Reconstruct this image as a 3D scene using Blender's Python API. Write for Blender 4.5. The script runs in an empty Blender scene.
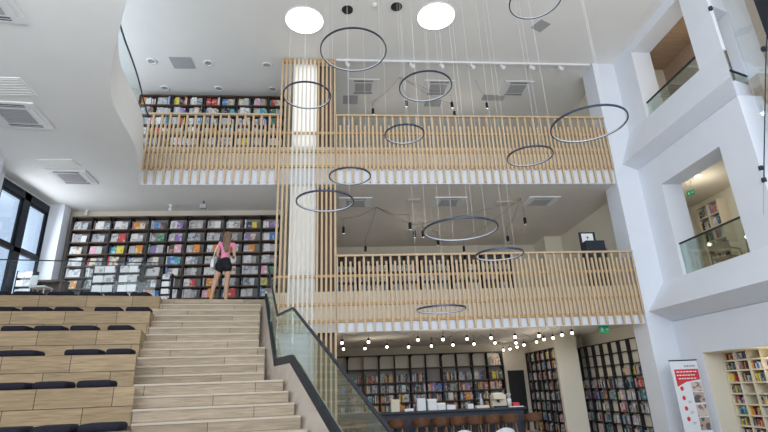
import bpy, bmesh, math, random
from mathutils import Vector, Matrix
random.seed(7)
S = bpy.context.scene
COL = S.collection
PI = math.pi
# ------------------------------------------------------------------ camera
F_PX, PITCH, ROLL, YAW = 492.6494, 0.3407, -0.0393, 0.0924
EYE = Vector((0, 0, 1.6))
_cy, _sy, _cp, _sp = math.cos(YAW), math.sin(YAW), math.cos(PITCH), math.sin(PITCH)
FWD = Vector((_sy*_cp, _cy*_cp, _sp))
_R = Vector((_cy, -_sy, 0)); _U = _R.cross(FWD)
RGT = _R*math.cos(ROLL) + _U*math.sin(ROLL)
UPV = -_R*math.sin(ROLL) + _U*math.cos(ROLL)
cam = bpy.data.cameras.new('camera'); camo = bpy.data.objects.new('camera', cam); COL.objects.link(camo)
cam.sensor_width = 36; cam.lens = F_PX/768*36; cam.clip_end = 200
camo.matrix_world = Matrix(((RGT.x, UPV.x, -FWD.x, EYE.x), (RGT.y, UPV.y, -FWD.y, EYE.y), (RGT.z, UPV.z, -FWD.z, EYE.z), (0, 0, 0, 1)))
S.camera = camo
# ------------------------------------------------------------------ world, exposure
S.view_settings.view_transform = 'Standard'; S.view_settings.look = 'None'
S.view_settings.gamma = 1.0; S.view_settings.use_curve_mapping = False
S.view_settings.exposure = -0.28
W = bpy.data.worlds.new('sky'); S.world = W; W.use_nodes = True
wn, wl = W.node_tree.nodes, W.node_tree.links; wn.clear()
wo = wn.new('ShaderNodeOutputWorld'); wb = wn.new('ShaderNodeBackground')
wt = wn.new('ShaderNodeTexCoord'); wsx = wn.new('ShaderNodeSeparateXYZ'); wr = wn.new('ShaderNodeValToRGB'); wm = wn.new('ShaderNodeMapRange')
wm.inputs['From Min'].default_value = -1; wm.inputs['From Max'].default_value = 1
wr.color_ramp.elements[0].position = 0.46; wr.color_ramp.elements[0].color = (0.52, 0.50, 0.47, 1)
wr.color_ramp.elements[1].position = 0.56; wr.color_ramp.elements[1].color = (0.66, 0.80, 1.0, 1)
wl.new(wt.outputs['Generated'], wsx.inputs[0]); wl.new(wsx.outputs['Z'], wm.inputs['Value']); wl.new(wm.outputs[0], wr.inputs['Fac'])
wl.new(wr.outputs['Color'], wb.inputs['Color']); wl.new(wb.outputs[0], wo.inputs[0])
wb.inputs['Strength'].default_value = 1.5

def at_depth(x, y, dep): return EYE + (FWD + RGT*((x-384)/F_PX) - UPV*((y-216)/F_PX))*dep
def ray(x, y): return FWD + RGT*((x-384)/F_PX) - UPV*((y-216)/F_PX)
def on_z(x, y, z): d = ray(x, y); return EYE + d*((z-1.6)/d.z)
def on_y(x, y, Y): d = ray(x, y); return EYE + d*(Y/d.y)
def on_x(x, y, X): d = ray(x, y); return EYE + d*(X/d.x)

def area_light(name, loc, rot, sx, sy, e, c):
    l = bpy.data.lights.new(name, 'AREA'); l.shape = 'RECTANGLE'; l.size = sx; l.size_y = sy; l.energy = e; l.color = c
    o = bpy.data.objects.new(name, l); COL.objects.link(o); o.location = loc; o.rotation_euler = rot; return o
# fill panel added at the open street end, tilted up to brighten the ceiling
area_light('street_front_fill', (.5, -2.6, 6.0), (math.radians(138), 0, 0), 16, 8, 2300, (.88, .94, 1.0))
area_light('upper_window_daylight', (-8.3, 9.5, 9.9), (0, math.radians(-115), 0), 2.6, 8, 230, (.74, .87, 1.0))
area_light('landing_window_daylight', (-8.6, 13.4, 5.8), (0, math.radians(-85), 0), 2.4, 2, 65, (.85, .92, 1.0))
# ------------------------------------------------------------------ materials
def new_mat(name):
    m = bpy.data.materials.new(name); m.use_nodes = True
    nt = m.node_tree; nt.nodes.clear()
    o = nt.nodes.new('ShaderNodeOutputMaterial')
    return m, nt.nodes, nt.links, o
def plain(name, c, rough=.6, var=.06, scale=6, metal=0, spec=.3, bump=0):
    m, n, l, o = new_mat(name)
    p = n.new('ShaderNodeBsdfPrincipled'); p.inputs['Roughness'].default_value = rough; p.inputs['Metallic'].default_value = metal
    p.inputs['Specular IOR Level'].default_value = spec
    tc = n.new('ShaderNodeTexCoord'); nz = n.new('ShaderNodeTexNoise'); nz.inputs['Scale'].default_value = scale; nz.inputs['Detail'].default_value = 3
    cr = n.new('ShaderNodeValToRGB')
    cr.color_ramp.elements[0].position = .3; cr.color_ramp.elements[1].position = .7
    cr.color_ramp.elements[0].color = tuple(max(0, v*(1-var)) for v in c)+(1,); cr.color_ramp.elements[1].color = tuple(min(1, v*(1+var)) for v in c)+(1,)
    l.new(tc.outputs['Object'], nz.inputs['Vector']); l.new(nz.outputs['Fac'], cr.inputs['Fac']); l.new(cr.outputs[0], p.inputs['Base Color'])
    if bump:
        b = n.new('ShaderNodeBump'); b.inputs['Strength'].default_value = bump; b.inputs['Distance'].default_value = .01
        l.new(nz.outputs['Fac'], b.inputs['Height']); l.new(b.outputs[0], p.inputs['Normal'])
    l.new(p.outputs[0], o.inputs[0]); return m
def emit(name, c, s):
    m, n, l, o = new_mat(name)
    e = n.new('ShaderNodeEmission'); e.inputs['Color'].default_value = c+(1,); e.inputs['Strength'].default_value = s
    l.new(e.outputs[0], o.inputs[0]); return m
def glass(name, tint, gloss=.08, rough=.02, gmax=.35):
    m, n, l, o = new_mat(name)
    t = n.new('ShaderNodeBsdfTransparent'); t.inputs['Color'].default_value = tint+(1,)
    g = n.new('ShaderNodeBsdfGlossy'); g.inputs['Roughness'].default_value = rough; g.inputs['Color'].default_value = (.9, .95, .95, 1)
    lw = n.new('ShaderNodeLayerWeight'); lw.inputs['Blend'].default_value = .25
    mp = n.new('ShaderNodeMapRange'); mp.inputs['To Min'].default_value = gloss; mp.inputs['To Max'].default_value = gmax
    mx = n.new('ShaderNodeMixShader')
    l.new(lw.outputs['Fresnel'], mp.inputs['Value']); l.new(mp.outputs[0], mx.inputs['Fac'])
    l.new(t.outputs[0], mx.inputs[1]); l.new(g.outputs[0], mx.inputs[2]); l.new(mx.outputs[0], o.inputs[0]); return m
def wood(name, c1, c2, scale=(3, 30, 30), rough=.5):
    m, n, l, o = new_mat(name)
    p = n.new('ShaderNodeBsdfPrincipled'); p.inputs['Roughness'].default_value = rough; p.inputs['Specular IOR Level'].default_value = .3
    tc = n.new('ShaderNodeTexCoord'); mp = n.new('ShaderNodeMapping'); mp.inputs['Scale'].default_value = scale
    nz = n.new('ShaderNodeTexNoise'); nz.inputs['Scale'].default_value = 2; nz.inputs['Detail'].default_value = 5; nz.inputs['Distortion'].default_value = .6
    cr = n.new('ShaderNodeValToRGB'); cr.color_ramp.elements[0].position = .3; cr.color_ramp.elements[1].position = .72
    cr.color_ramp.elements[0].color = c1+(1,); cr.color_ramp.elements[1].color = c2+(1,)
    l.new(tc.outputs['Object'], mp.inputs[0]); l.new(mp.outputs[0], nz.inputs['Vector']); l.new(nz.outputs['Fac'], cr.inputs['Fac'])
    l.new(cr.outputs[0], p.inputs['Base Color']); l.new(p.outputs[0], o.inputs[0]); return m
def planks(name, ca, cb, cm, bw, rh, zoff=0.0, shift=0.0):
    """wide floor boards laid on risers and treads: brick pattern plus long grain"""
    m, n, l, o = new_mat(name)
    p = n.new('ShaderNodeBsdfPrincipled'); p.inputs['Roughness'].default_value = .5; p.inputs['Specular IOR Level'].default_value = .3
    tc = n.new('ShaderNodeTexCoord'); sx = n.new('ShaderNodeSeparateXYZ'); cx = n.new('ShaderNodeCombineXYZ')
    ad = n.new('ShaderNodeMath'); ad.operation = 'ADD'; ad.inputs[1].default_value = zoff
    ax = n.new('ShaderNodeMath'); ax.operation = 'ADD'; ax.inputs[1].default_value = shift
    l.new(tc.outputs['Object'], sx.inputs[0]); l.new(sx.outputs['X'], ax.inputs[0]); l.new(sx.outputs['Z'], ad.inputs[0])
    l.new(ax.outputs[0], cx.inputs['X']); l.new(ad.outputs[0], cx.inputs['Y'])
    br = n.new('ShaderNodeTexBrick'); br.inputs['Scale'].default_value = 1; br.inputs['Brick Width'].default_value = bw; br.inputs['Row Height'].default_value = rh
    br.inputs['Mortar Size'].default_value = .006; br.inputs['Mortar Smooth'].default_value = .1; br.offset = .37
    br.inputs['Color1'].default_value = ca+(1,); br.inputs['Color2'].default_value = cb+(1,); br.inputs['Mortar'].default_value = cm+(1,)
    l.new(cx.outputs[0], br.inputs['Vector'])
    mp = n.new('ShaderNodeMapping'); mp.inputs['Scale'].default_value = (1.6, 14, 22); l.new(tc.outputs['Object'], mp.inputs[0])
    nz = n.new('ShaderNodeTexNoise'); nz.inputs['Scale'].default_value = 1.5; nz.inputs['Detail'].default_value = 6; nz.inputs['Distortion'].default_value = .8
    l.new(mp.outputs[0], nz.inputs['Vector'])
    mr = n.new('ShaderNodeMapRange'); mr.inputs['From Min'].default_value = .3; mr.inputs['From Max'].default_value = .7; mr.inputs['To Min'].default_value = .72; mr.inputs['To Max'].default_value = 1.18
    l.new(nz.outputs['Fac'], mr.inputs['Value'])
    mx = n.new('ShaderNodeMix'); mx.data_type = 'RGBA'; mx.blend_type = 'MULTIPLY'; mx.inputs['Factor'].default_value = 1
    l.new(br.outputs['Color'], mx.inputs['A']); l.new(mr.outputs[0], mx.inputs['B']); l.new(mx.outputs['Result'], p.inputs['Base Color'])
    l.new(p.outputs[0], o.inputs[0]); return m
def cover_art(name, c, c2, thr):
    """printed book cover: plain ground with a blot of second colour"""
    m, n, l, o = new_mat(name)
    p = n.new('ShaderNodeBsdfPrincipled'); p.inputs['Roughness'].default_value = .45
    tc = n.new('ShaderNodeTexCoord'); oi = n.new('ShaderNodeObjectInfo'); va = n.new('ShaderNodeVectorMath'); va.operation = 'ADD'
    ml = n.new('ShaderNodeMath'); ml.operation = 'MULTIPLY'; ml.inputs[1].default_value = 40
    nz = n.new('ShaderNodeTexNoise'); nz.inputs['Scale'].default_value = 9; nz.inputs['Detail'].default_value = 1
    cr = n.new('ShaderNodeValToRGB'); cr.color_ramp.elements[0].position = thr; cr.color_ramp.elements[1].position = thr+.05
    cr.color_ramp.elements[0].color = c+(1,); cr.color_ramp.elements[1].color = c2+(1,)
    l.new(oi.outputs['Random'], ml.inputs[0]); l.new(tc.outputs['Object'], va.inputs[0]); l.new(ml.outputs[0], va.inputs[1])
    l.new(va.outputs[0], nz.inputs['Vector']); l.new(nz.outputs['Fac'], cr.inputs['Fac']); l.new(cr.outputs[0], p.inputs['Base Color'])
    l.new(p.outputs[0], o.inputs[0]); return m

M = {}
M['wall'] = plain('wall_paint_daylight_tint', (.75, .78, .84), .7, .015, 1.5)  # white walls; the bluish cast of daylight is mixed into this colour
M['column_slat'] = wood('whitened_slat', (.66, .62, .54), (.74, .70, .62), (30, 30, 2))
M['column'] = plain('column_white', (.88, .87, .84), .6, .01, 1.5)
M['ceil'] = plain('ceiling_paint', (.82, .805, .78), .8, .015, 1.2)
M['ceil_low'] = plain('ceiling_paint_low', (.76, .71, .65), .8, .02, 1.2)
M['soffit'] = plain('soffit_paint', (.88, .88, .86), .75, .015, 1.2)
M['cream'] = plain('cream_paint', (.74, .69, .58), .7, .02, 1.5)
M['beige'] = plain('beige_paint', (.62, .57, .48), .7, .02, 1.5)
M['brown_wall'] = wood('brown_boards', (.40, .29, .20), (.47, .35, .25), (1, 6, 6))
M['floor'] = planks('floor_tile', (.56, .53, .49), (.60, .57, .52), (.3, .28, .26), .9, .45)
M['seat_wood'] = planks('oak_boards', (.43, .305, .172), (.345, .242, .132), (.09, .06, .04), 1.0, .2745, 4*.2745*10-4.0)
M['step_wood'] = planks('greyed_boards', (.44, .345, .245), (.345, .27, .19), (.13, .1, .075), 1.7, .18, 30*.18-4.0)
M['nosing'] = plain('nosing_edge', (.55, .46, .355), .5, .05, 8)
M['stone'] = plain('parapet_stone', (.53, .45, .375), .6, .06, 5)
M['slat'] = wood('pale_slat_wood', (.53, .385, .235), (.62, .465, .30), (30, 30, 2))
M['pale_board'] = wood('pale_backing_board', (.78, .71, .60), (.83, .76, .66), (2, 20, 20))
M['dark_board'] = wood('brown_backing_board', (.13, .08, .05), (.18, .115, .075), (20, 20, 2))
M['rail'] = wood('rail_wood', (.50, .30, .13), (.60, .38, .18), (2, 30, 30))
M['dark_metal'] = plain('dark_steel', (.035, .042, .055), .45, .1, 5, .4)
M['black'] = plain('black_metal', (.015, .015, .017), .5, .1, 5)
M['frame'] = plain('window_frame_metal', (.025, .03, .04), .4, .1, 5, .3)
M['ring'] = plain('ring_metal', (.05, .065, .10), .35, .1, 5, .6)
M['ring_white'] = plain('ring_diffuser', (.50, .53, .58), .5, .03, 5)
M['white'] = plain('white_plastic', (.80, .80, .80), .45, .02, 5)
M['grille'] = plain('grille_grey', (.42, .42, .43), .6, .05, 30)
M['grille_dark'] = plain('louver_dark', (.10, .10, .11), .6, .05, 30)
M['wire'] = plain('wire_pale', (.80, .80, .80), .5, .02, 5)
M['cable'] = plain('cable_black', (.03, .03, .03), .6, .05, 5)
M['glass'] = glass('clear_glass', (.97, .99, .995), .015, gmax=.12)
M['glass_green'] = glass('greenish_glass', (.90, .95, .92), .03)
M['glass_win'] = glass('window_glass', (.92, .95, .98), .03)
M['glass_curtain'] = glass('curtain_glass', (.97, .98, .975), .04)
M['cushion'] = plain('dark_navy_fabric', (.016, .015, .024), .9, .2, 40, bump=.2)
M['case'] = plain('black_shelf_metal', (.022, .02, .022), .55, .1, 6)
M['board'] = wood('shelf_board_brown', (.09, .06, .045), (.13, .09, .065), (2, 20, 20))
M['case_back'] = plain('case_back_grey', (.36, .34, .32), .8, .04, 3)
M['case_back_pale'] = plain('case_back_pale', (.74, .70, .60), .8, .04, 3)
M['case_back_dark'] = plain('case_back_dark', (.14, .12, .11), .8, .06, 3)
M['case_white'] = plain('cream_shelf', (.74, .66, .50), .6, .03, 3)
M['bar'] = plain('bar_slate', (.045, .05, .065), .5, .1, 4)
M['stool'] = wood('stool_leather', (.115, .05, .027), (.155, .07, .038), (6, 6, 6))
M['stool_leg'] = wood('stool_leg_wood', (.24, .15, .085), (.30, .19, .11), (20, 20, 3))
M['lamp_on'] = emit('bulb_glow', (1, .93, .82), 12)
M['skylight'] = emit('ceiling_light_glow', (1, 1, 1), 6)
M['strip_on'] = emit('downlight_glow', (1, .97, .9), 3)
M['exit'] = plain('exit_green', (.03, .42, .18), .4, .03, 5)
M['skin'] = plain('skin', (.56, .33, .22), .5, .05, 8)
M['pink'] = plain('pink_cotton', (.85, .26, .42), .8, .06, 20)
M['hair'] = wood('light_brown_hair', (.12, .075, .045), (.27, .18, .115), (40, 40, 2))
M['shorts'] = plain('black_denim', (.012, .012, .015), .8, .1, 20)
M['red'] = plain('banner_red', (.66, .05, .07), .5, .03, 5)
M['banner'] = plain('banner_white', (.80, .82, .86), .5, .01, 5)
M['photo'] = cover_art('printed_photo', (.45, .36, .30), (.12, .10, .12), .5)
M['photo2'] = cover_art('printed_photo_pale', (.62, .56, .50), (.30, .16, .14), .52)
M['grey_text'] = plain('grey_print', (.35, .42, .52), .5, .02, 5)
M['paper'] = plain('paper', (.90, .90, .89), .6, .02, 8)

# book colours: (word, ground, blot)
BOOKC = [('pale grey', (.55, .54, .53), (.25, .24, .25)), ('white', (.74, .73, .71), (.42, .42, .45)), ('light grey', (.46, .46, .47), (.66, .64, .62)),
         ('dove grey', (.38, .38, .39), (.15, .15, .17)), ('cream', (.68, .62, .50), (.36, .24, .18)), ('silver grey', (.50, .52, .54), (.2, .24, .32)),
         ('blue', (.08, .22, .50), (.40, .52, .68)), ('orange', (.70, .26, .05), (.75, .55, .30)), ('red', (.55, .06, .06), (.68, .45, .38)),
         ('yellow', (.74, .60, .08), (.40, .30, .10)), ('green', (.08, .24, .15), (.35, .48, .35)), ('purple', (.28, .18, .42), (.55, .48, .66)),
         ('pink', (.72, .38, .46), (.75, .66, .66)), ('teal', (.08, .36, .42), (.45, .60, .62)), ('dark brown', (.13, .08, .06), (.35, .25, .18)),
         ('black', (.03, .03, .035), (.3, .28, .26)), ('navy', (.03, .05, .13), (.30, .34, .42))]
BM = [cover_art('book_'+w.replace(' ', '_'), c, c2, .56) for w, c, c2 in BOOKC]
BW_FACE = [9, 9, 9, 7, 5, 6, 2.2, 2.4, 1.6, 1.6, 1.3, 1.4, 1.6, 1.3, 1.2, 1.2, .8]
BW_SPINE = [2, 4, 2, 2, 3, 2, 2, 2, 2, 1, 2, 1, 1, 1, 4, 6, 4]

# ------------------------------------------------------------------ mesh helpers
WL = {}
def root_loc(o): return WL.get(o.name, Vector((0, 0, 0)))
class MB:
    def __init__(s): s.v = []; s.f = []; s.mi = []; s.smooth = []; s.cur = 0
    def add(s, vs, fs, smooth=False):
        b = len(s.v); s.v += [Vector(p) for p in vs]
        for f in fs: s.f.append([i+b for i in f]); s.mi.append(s.cur); s.smooth.append(smooth)
        return s
    def box(s, x0, x1, y0, y1, z0, z1, T=None):
        vs = [(x0, y0, z0), (x1, y0, z0), (x1, y1, z0), (x0, y1, z0), (x0, y0, z1), (x1, y0, z1), (x1, y1, z1), (x0, y1, z1)]
        if T is not None: vs = [T @ Vector(p) for p in vs]
        return s.add(vs, [(0, 3, 2, 1), (4, 5, 6, 7), (0, 1, 5, 4), (1, 2, 6, 5), (2, 3, 7, 6), (3, 0, 4, 7)])
    def prism(s, poly, axis, a0, a1):
        """poly: 2-D points; axis 'x','y','z' is the extrusion axis"""
        def mk(p, a):
            return {'x': (a, p[0], p[1]), 'y': (p[0], a, p[1]), 'z': (p[0], p[1], a)}[axis]
        n = len(poly); vs = [mk(p, a0) for p in poly]+[mk(p, a1) for p in poly]
        fs = [tuple(range(n)), tuple(range(2*n-1, n-1, -1))]+[(i, i+n, (i+1) % n+n, (i+1) % n) for i in range(n)]
        return s.add(vs, fs)
    def tube(s, pts, r, n=8, caps=True):
        pts = [Vector(p) for p in pts]; rs = r if isinstance(r, (list, tuple)) else [r]*len(pts)
        rings = []; prev = None
        for i, p in enumerate(pts):
            t = (pts[min(i+1, len(pts)-1)]-pts[max(i-1, 0)]).normalized()
            ref = prev if prev is not None else (Vector((0, 0, 1)) if abs(t.z) < .9 else Vector((1, 0, 0)))
            a = (ref - t*ref.dot(t)).normalized(); b = t.cross(a); prev = a
            rings.append([p + (a*math.cos(2*PI*k/n)+b*math.sin(2*PI*k/n))*rs[i] for k in range(n)])
        vs = [q for ring in rings for q in ring]; fs = []
        for i in range(len(pts)-1):
            for k in range(n): fs.append((i*n+k, i*n+(k+1) % n, (i+1)*n+(k+1) % n, (i+1)*n+k))
        s.add(vs, fs, True)
        if caps:
            b = len(s.v)-len(vs)
            s.f.append([b+k for k in range(n-1, -1, -1)]); s.f.append([b+(len(pts)-1)*n+k for k in range(n)]); s.mi += [s.cur]*2; s.smooth += [False]*2
        return s
    def lathe(s, prof, c=(0, 0, 0), n=24, caps=True, sx=1, sy=1):
        c = Vector(c); vs = []; fs = []
        for r, z in prof:
            for k in range(n): vs.append(c+Vector((r*sx*math.cos(2*PI*k/n), r*sy*math.sin(2*PI*k/n), z)))
        for i in range(len(prof)-1):
            for k in range(n): fs.append((i*n+k, i*n+(k+1) % n, (i+1)*n+(k+1) % n, (i+1)*n+k))
        s.add(vs, fs, True)
        if caps:
            b = len(s.v)-len(vs)
            s.f.append([b+k for k in range(n-1, -1, -1)]); s.f.append([b+(len(prof)-1)*n+k for k in range(n)]); s.mi += [s.cur]*2; s.smooth += [False]*2
        return s
    def loft(s, secs, closed=True, caps=True, smooth=False):
        n = len(secs[0]); vs = [p for sec in secs for p in sec]; fs = []
        for i in range(len(secs)-1):
            for k in range(n if closed else n-1): fs.append((i*n+k, i*n+(k+1) % n, (i+1)*n+(k+1) % n, (i+1)*n+k))
        s.add(vs, fs, smooth)
        if caps and closed:
            b = len(s.v)-len(vs); s.f.append([b+k for k in range(n-1, -1, -1)]); s.f.append([b+(len(secs)-1)*n+k for k in range(n)]); s.mi += [s.cur]*2; s.smooth += [False]*2
        return s
    def mesh(s, name, mats, off):
        me = bpy.data.meshes.new(name); me.from_pydata([p-off for p in s.v], [], s.f)
        for m in (mats if isinstance(mats, (list, tuple)) else [mats]): me.materials.append(m)
        me.polygons.foreach_set('material_index', s.mi); me.polygons.foreach_set('use_smooth', s.smooth)
        me.validate()
        bm = bmesh.new(); bm.from_mesh(me); bmesh.ops.recalc_face_normals(bm, faces=bm.faces); bm.to_mesh(me); bm.free()
        me.update(); return me
    def build(s, name, mats, parent=None, origin=None, local=False, bevel=0, loc=None):
        """local: the points are already in the parent's own frame (or the object's, placed by loc)"""
        if parent is not None: off = Vector((0, 0, 0)) if local else root_loc(parent)
        elif local: off = Vector((0, 0, 0))
        else:
            if origin is None:
                lo = [min(p[i] for p in s.v) for i in range(3)]; hi = [max(p[i] for p in s.v) for i in range(3)]
                origin = ((lo[0]+hi[0])/2, (lo[1]+hi[1])/2, lo[2])
            off = Vector(origin)
        o = bpy.data.objects.new(name, s.mesh(name, mats, off)); COL.objects.link(o)
        if parent is not None: o.parent = parent; WL[o.name] = off
        elif local: o.location = loc or (0, 0, 0)
        else: o.location = off; WL[o.name] = off
        if bevel:
            b = o.modifiers.new('edge', 'BEVEL'); b.width = bevel; b.segments = 2; b.limit_method = 'ANGLE'
        return o
def box_obj(name, mat, b, parent=None, bevel=0): return MB().box(*b).build(name, mat, parent, bevel=bevel)
def tag(o, label, cat, group=None):
    o['label'] = label; o['category'] = cat
    if group: o['group'] = group
    return o
def thing(name, label, cat, loc, group=None, rz=0):
    o = bpy.data.objects.new(name, None); COL.objects.link(o); o.location = loc; o.rotation_euler = (0, 0, rz)
    o.empty_display_size = .1; WL[o.name] = Vector(loc); return tag(o, label, cat, group)
def struct(name, mb, mat, **k):
    o = mb.build(name, mat, **k); o['kind'] = 'structure'; return o
ORD = ['first', 'second', 'third', 'fourth', 'fifth', 'sixth', 'seventh', 'eighth', 'ninth', 'tenth', 'eleventh', 'twelfth', 'thirteenth', 'fourteenth',
       'fifteenth', 'sixteenth', 'seventeenth', 'eighteenth', 'nineteenth', 'twentieth']
def point(name, loc, e, c=(1, .9, .75), r=.06, parent=None):
    l = bpy.data.lights.new(name, 'POINT'); l.energy = e; l.color = c; l.shadow_soft_size = r
    o = bpy.data.objects.new(name, l); COL.objects.link(o)
    if parent is not None: o.parent = parent; o.location = Vector(loc)-root_loc(parent)
    else: o.location = loc
    return o

# ================================================================== STRUCTURE
CEIL = 11.5; F2, F3 = 4.06, 8.25
struct('floor', MB().box(-8.6, 12.2, -3, 20, -.2, 0), M['floor'])
struct('ceiling', MB().box(-9.2, 10.9, -3, 20.1, CEIL, CEIL+.3), M['ceil'])
struct('wall_back', MB().box(-2.0, 9.3, 19.7, 19.95, 0, CEIL), M['beige'])
struct('wall_back_left', MB().box(-9.2, -1.85, 15.25, 15.5, 0, CEIL), M['beige'])
struct('wall_partition', MB().box(-2.0, -1.85, 15.5, 19.7, 0, CEIL).box(-2.0, -1.88, 13.45, 15.25, 0, 3.2), M['beige'])
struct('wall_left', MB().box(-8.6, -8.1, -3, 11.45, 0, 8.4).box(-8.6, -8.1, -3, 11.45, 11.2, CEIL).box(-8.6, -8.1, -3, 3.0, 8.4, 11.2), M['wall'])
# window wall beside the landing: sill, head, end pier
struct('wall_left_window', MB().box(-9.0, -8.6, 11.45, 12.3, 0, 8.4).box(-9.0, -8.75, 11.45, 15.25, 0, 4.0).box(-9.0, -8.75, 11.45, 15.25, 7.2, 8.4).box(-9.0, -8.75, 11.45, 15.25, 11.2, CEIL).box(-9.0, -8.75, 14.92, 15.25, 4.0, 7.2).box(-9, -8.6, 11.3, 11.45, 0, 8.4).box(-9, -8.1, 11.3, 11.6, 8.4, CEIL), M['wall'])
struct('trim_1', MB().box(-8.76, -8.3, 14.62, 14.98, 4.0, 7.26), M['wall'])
# level three floor: curved slab on the left, straight slab behind the screen
curve = [(-5.54, 12.98), (-5.3, 12.3), (-5.03, 11.57), (-4.84, 10.9), (-4.74, 10.29), (-4.66, 9.6), (-4.53, 8.9), (-4.2, 8.03), (-3.83, 7.32), (-3.48, 6.69), (-3.15, 6.12), (-2.7, 5.4), (-2.1, 4.6), (-1.4, 3.8), (-.5, 2.9), (.6, 2.0), (1.9, 1.2), (3.4, .6)]
def smooth_path(p, k=5):
    out = []
    for i in range(len(p)-1):
        a, b, c, d = (Vector(p[max(i-1, 0)]), Vector(p[i]), Vector(p[i+1]), Vector(p[min(i+2, len(p)-1)]))
        for j in range(k):
            t = j/k; q = ((b*2)+(c-a)*t+(a*2-b*5+c*4-d)*t*t+(b*3-a-c*3+d)*t**3)/2; out.append((q.x, q.y))
    return out+[tuple(p[-1])]
curve = smooth_path(curve)
slab = [(-8.1, 15.25), (-8.75, 15.25), (-8.75, 11.4), (-8.1, 11.4), (-8.1, -1.0), (3.4, -1.0)]+curve[::-1]+[(-5.54, 13.12), (-1.85, 13.12), (-1.85, 15.25)]
struct('floor_upper_left', MB().prism(slab, 'z', 7.26, 8.25), M['soffit'])
struct('floor_upper', MB().box(-1.85, 8.9, 13.12, 19.7, 7.33, F3), M['soffit'])
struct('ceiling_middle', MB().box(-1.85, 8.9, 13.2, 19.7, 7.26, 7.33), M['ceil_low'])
struct('floor_middle', MB().box(-1.88, 8.9, 13.12, 19.7, 3.27, F2), M['soffit'])
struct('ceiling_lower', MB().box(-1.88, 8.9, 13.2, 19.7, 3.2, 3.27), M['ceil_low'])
struct('floor_landing', MB().prism([(-8.75, 15.25), (-8.75, 12.2), (-4.4, 12.91), (-2.02, 13.28), (-1.9, 13.28), (-1.9, 15.25)], 'z', 3.5, 4.0), M['step_wood'])
# white pier at the screen's right end and the right wall with its deep openings
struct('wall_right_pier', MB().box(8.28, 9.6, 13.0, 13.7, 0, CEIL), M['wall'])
struct('wall_right_side', MB().box(8.9, 9.3, 13.7, 19.7, F2, 7.26).box(8.9, 9.3, 13.7, 19.7, F3, CEIL).box(8.2, 8.9, 18.55, 19.7, F2, 7.26), M['cream'])
struct('wall_right_side_lower', MB().box(8.62, 9.3, 13.7, 17.65, 0, 3.2).box(7.2, 7.95, 16.7, 16.85, 0, 3.2).box(7.45, 7.95, 16.85, 19.7, 0, 3.2).box(7.95, 9.3, 17.65, 19.7, 0, 3.2), M['cream'])
XW = 9.01; XB = 9.62
w = MB()
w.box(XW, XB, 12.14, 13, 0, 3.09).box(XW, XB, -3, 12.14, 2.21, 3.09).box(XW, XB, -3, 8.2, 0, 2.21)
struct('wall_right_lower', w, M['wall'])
RD = Vector((.94, .34, 0)).normalized(); RN = Vector((-RD.y, RD.x, 0))
def spandrel(m, zt, out, zf, zb):
    def sec(p, nrm): return [(p[0]+nrm[0]*o, p[1]+nrm[1]*o, z) for o, z in ((-.6, zt), (0, zt), (out, zf), (0, zb), (-.6, zb))]
    m.loft([sec((XW, 13.0), (-1, 0)), sec((XW, 8.97), (-1, -.95))])
w = MB(); spandrel(w, 4.19, .62, 3.38, 3.1)
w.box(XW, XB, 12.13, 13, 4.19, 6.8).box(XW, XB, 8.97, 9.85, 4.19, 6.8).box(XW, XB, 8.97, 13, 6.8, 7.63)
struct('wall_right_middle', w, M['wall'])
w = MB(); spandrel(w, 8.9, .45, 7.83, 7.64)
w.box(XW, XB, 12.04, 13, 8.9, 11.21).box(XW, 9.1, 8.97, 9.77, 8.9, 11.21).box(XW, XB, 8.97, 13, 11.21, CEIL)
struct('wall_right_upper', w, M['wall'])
struct('trim_2', MB().box(XB, 12.2, 8.9, 13.0, 3.09, 4.06).box(XB, 12.2, 13.0, 15.3, 3.09, 4.06), M['cream'])
# room behind the middle opening, room behind the upper opening, room behind the lower opening
struct('wall_side_room', MB().box(12.1, 12.3, 8.9, 15.3, 4.06, 7.2).box(9.62, 12.1, 15.1, 15.3, 4.06, 7.2).box(9.62, 12.3, 8.9, 15.3, 7.2, 7.4), M['cream'])
struct('wall_upper_room', MB().box(10.7, 10.9, 8.9, 13.2, 7.9, CEIL).box(XB, 10.7, 8.9, 13.2, 11.3, CEIL).box(XB, 10.7, 8.9, 13.2, 7.4, 8.2), M['brown_wall'])
struct('wall_upper_room_end', MB().box(XB, 10.7, 13.0, 13.2, 8.2, 11.3), M['cream'])
struct('trim_8', MB().box(9.02, XB, 12.13, 12.1399, 0, 2.205).box(9.02, XB, 8.2, 12.13, 2.2, 2.2099), M['cream'])
struct('wall_lower_room', MB().box(9.85, 10.0, 8.0, 12.3, 0, 3.09).box(XB, 9.85, 12.14, 12.3, 0, 2.4).box(XB, 9.85, 8.0, 8.2, 0, 2.4).box(XB, 9.85, 8.0, 12.3, 2.3, 2.5), M['cream'])
# obtuse return wall right of the corner, with its own opening on the upper level
RT = Matrix(((RD.x, RN.x, 0, 9.012), (RD.y, RN.y, 0, 8.975), (0, 0, 1, 0), (0, 0, 0, 1)))
w = MB()
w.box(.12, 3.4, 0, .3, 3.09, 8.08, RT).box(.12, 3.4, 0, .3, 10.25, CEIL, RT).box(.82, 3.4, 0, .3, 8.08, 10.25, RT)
struct('wall_right_return', w, M['wall'])

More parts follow.
